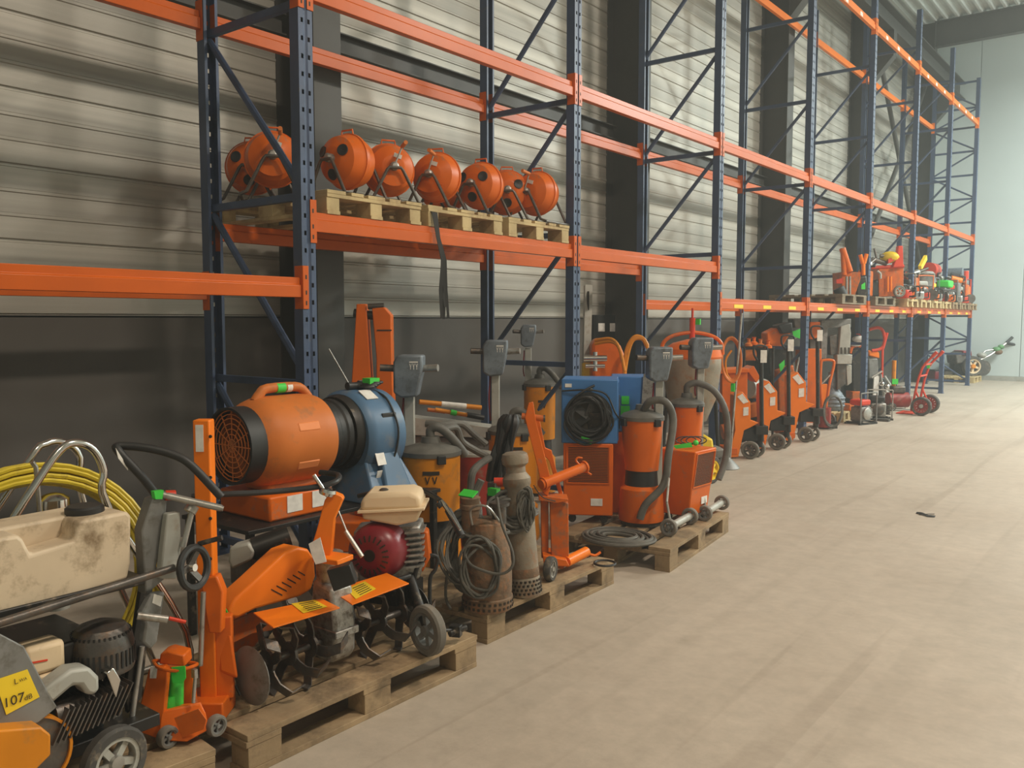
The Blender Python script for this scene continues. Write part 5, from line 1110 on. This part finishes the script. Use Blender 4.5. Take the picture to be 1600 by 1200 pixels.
unit(e3, PZ(1345, 662, 0), 1.2, 'small grey engine with red tank on the floor right of the small pallet')
unit(e1, PZ(1372, 655, 0), .4, 'bare aluminium engine unit on the floor beside the fifth frame foot')
b = PZ(1386, 650, 0)
t = thing('concrete_saw', 'upright silver and black machine with slanted bars before the red compressor', 'machine', b, world=True)
F_ = fD(15.6)
part(t, 'panel', slab(MB(), [(1366, 585), (1374, 588), (1372, 628), (1364, 625)], F_, FW*.04), m_white, 'pale panel', bev=.004)
part(t, 'rail', MB().cyl(F_(1362, 590), F_(1378, 580), .02).cyl(F_(1382, 588), F_(1391, 602), .025).cyl(F_(1376, 585), F_(1384, 640), .022), m_steel)
part(t, 'body', slab(MB(), [(1364, 592), (1382, 590), (1388, 610), (1386, 642), (1368, 644)], fD(15.7), FW*.25), m_blkm, bev=.02)
for u, v in ((1378, 600), (1384, 612), (1380, 625), (1386, 604)): part(t, 'fitting', MB().sph(fD(15.58)(u, v), .05, 10, 6), m_chr)
part(t, 'stand', MB().cyl(F_(1374, 640), PZ(1382, 656, 0)+UP*.02, .03).box(PZ(1378, 656, .02), (.22, .1, .04)), m_rub)
b = PZ(1402, 641, 0)
t = thing('compressor', 'small red compressor with yellow-wrapped post and green tag', 'compressor', b, YAW)
part(t, 'tank', MB().cyl((-.17, 0, .18), (.17, 0, .18), .13, n=24), m_red2); part(t, 'pump', MB().bx(-.12, .1, -.08, .08, .3, .42), m_dsteel, bev=.02)
part(t, 'foot_frame', MB().tube([(-.1, -.1, .02), (.18, -.1, .02), (.2, -.1, .25)], .012).tube([(-.1, .1, .02), (.18, .1, .02), (.2, .1, .25)], .012), m_lgrey)
wheel(t, V3(-.15, -.13, .07), (0, 1, 0), .07, .04); wheel(t, V3(-.15, .13, .07), (0, 1, 0), .07, .04)
part(t, 'post', MB().cyl((-.08, 0, .42), (-.08, 0, .86), .035), m_ory, 'yellow-brown wrapped post'); part(t, 'tag', MB().box((-.08, -.05, .5), (.1, .03, .09)), m_green, 'bright green tag')
# red sack truck
b = PZ(1440, 649, 0); d = (b-V3(0, 0, CH)).xy.dot(FW.xy)
t = thing('sack_truck', 'red sack truck with two black tyres standing alone on the aisle', 'hand truck', b, world=True)
OFF = V3(0, .46, 0); F_ = lambda u, v: PY(u, v, b.y); rl_ = [(1424, 642), (1434, 595), (1441, 575), (1446, 568), (1462, 552)]
for o_ in (V3(0, 0, 0), OFF): part(t, 'frame_rail', MB().tube([F_(*q)+o_ for q in rl_], .02, 8), m_redo)
for q in ((1428, 625), (1437, 588), (1445, 570)): part(t, 'cross_bar', MB().cyl(F_(*q), F_(*q)+OFF, .016), m_redo)
for o_ in (V3(0, 0, 0), OFF): part(t, 'grip', MB().cyl(F_(1457, 557)+o_, F_(1464, 550)+o_, .028), m_redo)
q = F_(1424, 645); part(t, 'toe_plate', MB().bx(q.x-.24, q.x+.02, q.y, q.y+.46, .006, .018), m_redo)
c = F_(1441, 636); c.z = .155
for o_ in (V3(0, -.06, 0), OFF+V3(0, .06, 0)): wheel(t, c+o_, (0, 1, 0), .155, .08, m_red2, m_rub, 12, m_lgrey)
part(t, 'axle', MB().cyl(c, c+OFF, .018), m_redo)
for o_ in (V3(0, 0, 0), OFF): part(t, 'strut', MB().cyl(c+o_, F_(1431, 612)+o_, .016), m_redo)
part(t, 'tag', slab(MB(), [(1448, 572), (1453, 570), (1453, 575), (1449, 576)], F_, V3(0, -.01, 0)), m_green)
# far tiller and boxes by the white wall
c = PZ(1524, 601, 0)
t0_ = V3(-4.6, 24.35, 0); pallet((-4.1, 23.75, 0), R_(90), m_wood2, 'pale pallet under the walking tractor at the far wall', None, 1.0, .8)
d = 22.2; F_ = fD(22.0)
t = thing('walking_tractor', 'two-wheeled walking tractor with raised green-wrapped handlebars at the far wall', 'tractor', V3(*F_(1516, 580).xy, .144), world=True)
part(t, 'engine', slab(MB(), [(1493, 555), (1505, 549), (1519, 550), (1519, 566), (1495, 569)], F_, FW*.5), m_dsteel, bev=.03)
part(t, 'hood', slab(MB(), [(1505, 548), (1518, 548), (1519, 556), (1505, 555)], fD(21.95), FW*.5), m_red, bev=.02)
part(t, 'frame', slab(MB(), [(1500, 566), (1540, 566), (1540, 575), (1535, 586), (1500, 586)], fD(22.1), FW*.3), m_blkm, bev=.02)
wc = F_(1519, 578); wc.z = .144+.24; wheel(t, wc, FW, .26, .16, m_cream, m_rub, 5, m_ory); wheel(t, wc+FW*.6, FW, .26, .16, m_cream, m_rub, 5, m_ory)
part(t, 'rear_wheel', MB().cyl(F_(1536, 575), F_(1536, 575)+FW*.2, .2, n=20), m_rub)
part(t, 'handle_tube', MB().tube([F_(1532, 562), F_(1545, 556), F_(1560, 546), F_(1572, 536), F_(1582, 527)], .03, 8).tube([F_(1530, 558), F_(1540, 548), F_(1556, 546)], .02, 8), m_steel)
part(t, 'handle_grip', MB().cyl(F_(1572, 536), F_(1582, 527), .035).cyl(F_(1572, 536), F_(1588, 539), .035), m_blk); part(t, 'wrap', MB().sph(F_(1557, 546), (.1, .08, .07)).sph(F_(1564, 542), (.08, .08, .06)), m_dgrn, 'dull green wrapping'); part(t, 'rust_guard', MB().sph(F_(1560, 550), (.1, .1, .07)), m_rust)
part(t, 'bag', MB().sph(F_(1534, 555), (.12, .1, .07)), m_lgrey, 'white bag')
for i, (pts, m_, lb, nm) in enumerate((([(1461, 580), (1471, 579), (1471, 592), (1461, 592)], m_red, 'dark red machine box low behind the last frames', 'tool_box'), ([(1477, 580), (1500, 578), (1500, 592), (1478, 592)], m_lgrey, 'long pale grey box on the floor by the far wall', 'storage_box'), ([(1450, 586), (1462, 585), (1462, 594), (1450, 594)], m_blk, 'black box low beside the dark red one', 'tool_box'))):
    F2 = fD(22.2+i*.3); p = F2(*pts[0]); t = thing(nm, lb, 'box', V3(p.x, p.y, 0), world=True)
    P4 = [F2(*q) for q in pts]; z1 = P4[0].z; q0, q1 = P4[0], P4[1]
    base = [V3(q0.x, q0.y, .0), V3(q1.x, q1.y, .0), V3(q1.x, q1.y, 0)+FW*.4, V3(q0.x, q0.y, 0)+FW*.4]
    part(t, 'body', MB().hull4(base, [p+UP*z1 for p in base]), m_, bev=.02); part(t, 'lid', MB().hull4([p+UP*z1 for p in base], [p+UP*(z1+.03) for p in base]), m_blk)
# ================================================================ MACHINES ON THE FAR LOW SHELF
ZL = 1.73+BH/2
for i, (y, m_) in enumerate(((13.2, m_wood3), (14.9, m_wood3), (16.4, m_wood2), (17.4, m_wood2), (18.3, m_wood2), (19.2, m_wood2), (20.2, m_wood), (21.1, m_wood), (22.0, m_wood))):
    if i < 2: pallet((-3.98, y-.3, ZL), R_(90), m_, ['dark pallet on the far shelf under the orange A-frame', 'dark pallet on the far shelf under the orange cabinet machine'][i], None, 1.2, 1.1)
    else: pallet((-3.93, y+.8, ZL), R_(180), m_, 'small pallet on the far shelf, '+['first pale one right of the dark pallets', 'just beyond the sixth frame post', 'below the silver drum', 'just before the seventh frame post', 'below the green machine', 'below the orange tank', 'last one beside the end frame'][i-2])
zl = ZL+.144
def on(u, X=-4.3): p = PX(u, 460, X); p.z = zl; return p
b = on(1335, -4.1); d = (b-V3(0, 0, CH)).xy.dot(FW.xy); F_ = fD(d)
t = thing('mast_lifter', 'leaning orange A-frame mast on the far shelf, left end', 'lifter', b, world=True)
part(t, 'mast', MB().cyl(F_(1316, 388), F_(1328, 425), .05).cyl(F_(1317, 388), F_(1319, 430), .04), m_or); part(t, 'body', slab(MB(), [(1315, 425), (1345, 425), (1345, 435), (1335, 465), (1316, 465)], F_, FW*.4), m_or2, bev=.01)
part(t, 'arm', slab(MB(), [(1307, 437), (1318, 434), (1318, 443), (1307, 443)], F_, FW*.1), m_redo); part(t, 'motor', MB().cyl(F_(1310, 450), F_(1316, 462), .09, n=16), m_blk)
for u in (1323, 1328): part(t, 'rod', MB().cyl(F_(u, 432), F_(u, 462), .018), m_steel)
part(t, 'yoke', MB().cyl(F_(1344, 398), F_(1348, 412), .03).cyl(F_(1354, 397), F_(1350, 412), .03).cyl(F_(1349, 412), F_(1349, 430), .03), m_orf)
part(t, 'tag', slab(MB(), [(1346, 445), (1352, 441), (1352, 452), (1346, 452)], fD(d-.05), FW*.01), m_green, 'bright green tag')
part(t, 'engine', slab(MB(), [(1338, 432), (1355, 430), (1358, 465), (1338, 465)], fD(d+.2), FW*.3), m_blkm, bev=.03)
b = on(1388, -4.0); d = (b-V3(0, 0, CH)).xy.dot(FW.xy); F_ = fD(d)
t = thing('threading_machine', 'large orange cabinet machine with a tall orange prong and grey wheel on the far shelf', 'machine', b, world=True)
part(t, 'cabinet', slab(MB(), [(1373, 418), (1412, 416), (1412, 462), (1373, 464)], F_, FW*.5), m_or2, bev=.01)
part(t, 'top_frame', MB().cyl(F_(1361, 418), F_(1412, 416), .03), m_redo)
part(t, 'prong', slab(MB(), [(1395, 418), (1402, 400), (1404, 384), (1411, 384), (1412, 416)], fD(d-.1), FW*.1), m_redo, bev=.01); part(t, 'prong', slab(MB(), [(1388, 405), (1402, 398), (1402, 404), (1388, 412)], fD(d-.1), FW*.08), m_redo)
for u in (1387, 1392): part(t, 'rod', MB().cyl(fD(d-.05)(u, 432), fD(d-.05)(u, 456), .018), m_orf)
c = F_(1401, 459); wheel(t, V3(c.x, c.y, zl+.1)-FW*.1, -FW, .1, .05, m_lgrey, m_rubg)
part(t, 'engine', slab(MB(), [(1361, 440), (1373, 436), (1375, 464), (1361, 464)], F_, FW*.3), m_blkm, bev=.03)
part(t, 'crank', MB().tube([F_(1367, 424)-FW*.1, F_(1372, 428)-FW*.1, F_(1372, 436)-FW*.1], .02), m_lgrey)
part(t, 'pipework', MB().cyl(F_(1362, 405), F_(1385, 412), .04).cyl(F_(1366, 388), F_(1370, 405), .02).cyl(F_(1375, 400), F_(1395, 400), .03), m_dsteel)
part(t, 'hood', MB().sph(F_(1390, 402), (.16, .1, .1)), m_yels, 'yellow tank')
H_ = [(1416, 452, e1, -4.15, 'first bare engine unit right of the orange cabinet'), (1424, 440, e3, -4.6, 'grey engine unit with red tank deep on the far shelf'), (1438, 450, e2, -4.12, 'orange engine unit beside the silver drum on the far shelf'),
      (1452, 445, e4, -4.2, 'blue grey engine unit with yellow tank on the far shelf'), (1464, 450, e2, -4.5, 'orange engine unit deep behind the green machine'), (1478, 450, e3, -4.15, 'grey engine unit with red tank in the last bay'), (1492, 450, e2, -4.18, 'orange engine unit near the end frame of the far shelf'), (1504, 450, e1, -4.25, 'last bare engine unit at the end of the far shelf')]
for i, (u, v, src, X, lb) in enumerate(H_):
    p = on(u, X); unit(src, p, .5*i, lb+', on a pallet' if len(lb.split()) < 12 else lb)
for i, (u, X, dz, kind) in enumerate(((1416, -4.5, .5, 0), (1426, -4.2, .5, 1), (1450, -4.6, .5, 2), (1470, -4.15, .5, 1), (1490, -4.25, .5, 0), (1493, -4.12, .52, 2), (1506, -4.08, .5, 1), (1345, -4.7, .45, 2), (1352, -4.25, .5, 1))):
    p = on(u, X); p.z += dz; r = random.Random(i)
    t = thing('hand_breaker', ['red hand breaker with side grips lying on the engine units, ', 'grey hand breaker lying across the shelf load, ', 'orange and yellow hand breaker in the pile, '][kind]+['by the sixth frame', 'left of the silver drum', 'behind the silver drum', 'over the green cover', 'deep in last bay', 'rear of the generator', 'next to the end post', 'behind the A-frame', 'left of the orange cabinet'][i], 'breaker', V3(p.x, p.y, p.z-dz), world=True)
    a = r.uniform(0, 6); dv = V3(math.cos(a), math.sin(a), r.uniform(-.3, .5)).normalized(); pm = (m_redo, m_steel, m_orf)[kind]; c = p
    part(t, 'housing', MB().cyl(c-dv*.12, c+dv*.12, .07, .06, 12), pm, bev=.01); part(t, 'barrel', MB().cyl(c+dv*.12, c+dv*.32, .035, .025), m_dsteel)
    part(t, 'grip', MB().tube([c-dv*.12, c-dv*.2+UP*.05, c-dv*.2+UP*.12, c-dv*.08+UP*.12], .018), m_blk)
    sd = dv.cross(UP).normalized(); part(t, 'side_grip', MB().cyl(c, c+sd*.16, .018), m_blk if kind else m_yels)
    part(t, 'support', MB().box(V3(p.x, p.y, p.z-dz/2-.03), (.18, .22, dz-.08)), (m_dsteel, m_or2, m_grey)[kind], bev=.02)
P_L = ['below the grey wheel', 'beside the foot of the sixth post', 'before the silver drum', 'right of the silver drum base', 'left of the green cover', 'under the green cover', 'beside the seventh post', 'right of the seventh post', 'before the orange generator', 'at the very end of the shelf']
for i, u in enumerate((1411, 1420, 1431, 1444, 1456, 1465, 1474, 1484, 1494, 1506)):
    p = on(u, -3.98); r = random.Random(40+i); kd = i % 3; pm = (m_redo, m_or, m_steel)[kd]
    t = thing('cut_off_saw', ['small red', 'small orange', 'small steel'][kd]+' petrol tool on the far shelf edge, '+P_L[i], 'power tool', p, r.uniform(0, 6))
    part(t, 'body', MB().bx(-.13, .1, -.08, .08, .0, .15), pm, bev=.03); part(t, 'blade_disc', MB().cyl((.14, -.012, .1), (.14, .012, .1), .1, n=18), m_dsteel)
    part(t, 'front_handle', MB().tube([(-.02, -.1, .05), (-.02, -.1, .22), (-.02, .1, .22), (-.02, .1, .05)], .014, 8, 3), m_blk); part(t, 'rear_grip', MB().tube([(-.12, 0, .12), (-.24, 0, .14), (-.24, 0, .04), (-.12, 0, .03)], .015, 8), m_blk)
b = on(1436, -4.35)
t = thing('steel_drum', 'dark silver drum with wires and a yellow bar across it, on the far shelf', 'drum', b)
part(t, 'drum', MB().lathe([(.26, 0), (.27, .02), (.27, .3), (.275, .31), (.27, .32), (.27, .5), (.2, .56), (.1, .58)], (0, 0, 0), UP, 28), m_dsteel)
part(t, 'top_ring', MB().lathe([(.24, .52), (.29, .55), (.24, .6)], (0, 0, 0), UP, 28), m_steel)
part(t, 'yellow_bar', MB().box((0.05, 0, .78), (.06, .5, .1), Matrix.Rotation(.5, 3, 'X')), m_yels, 'yellow bar')
part(t, 'bar_support', MB().cyl((0, 0, .55), (.03, 0, .76), .03), m_lgrey)
b = on(1462, -4.25)
t = thing('tank_machine', 'machine with a red tank on grey legs above the green parts on the far shelf', 'machine', b)
part(t, 'frame', MB().bx(-.25, .25, -.25, .25, 0, .3), m_dsteel, bev=.03); part(t, 'green_cover', MB().bx(.05, .3, -.2, .2, .3, .45), m_green, 'green cover', bev=.03); part(t, 'red_tank', MB().cyl((-.1, -.25, .68), (-.1, .25, .68), .15, n=20), m_redo, 'red tank')
for x in (-.2, .0): 
    for y in (-.2, .2): part(t, 'leg', MB().cyl((x, y, .3), (x, y, .6), .02), m_lgrey)
b = on(1497, -4.2)
t = thing('generator', 'orange framed generator with round pale canister at the end of the far shelf', 'generator', b)
for y in (-.28, .28): part(t, 'frame_hoop', MB().tube([(.2, y, 0), (.2, y, .55), (-.2, y, .55), (-.2, y, 0)], .02, 8), m_redo)
part(t, 'block', MB().bx(-.16, .16, -.24, .1, .04, .42), m_dsteel, bev=.03); part(t, 'orange_tank', MB().bx(-.1, .2, .1, .3, .1, .4), m_orf, 'orange tank', bev=.03); part(t, 'canister', MB().cyl((.1, -.1, .68), (-.2, -.1, .68), .13, n=20), m_head, 'round pale canister'); part(t, 'red_cap', MB().cyl((.1, .2, .57), (.1, .2, .75), .07), m_redo)
# debris on the floor
t = thing('debris', 'dark scrap of twisted strip lying on the bare aisle floor', 'debris', PZ(1447, 804, 0), world=True)
mb = MB(); strip(mb, [PZ(1432, 801, .006), PZ(1440, 802, .012), PZ(1450, 806, .008), PZ(1461, 807, .006)], V3(0, .03, .006), .004); part(t, 'scrap', mb, m_blk); mb = MB(); strip(mb, [PZ(1436, 804, .004), PZ(1450, 803, .01), PZ(1460, 803, .004)], V3(0, .012, 0), .004); part(t, 'scrap', mb, m_dsteel)
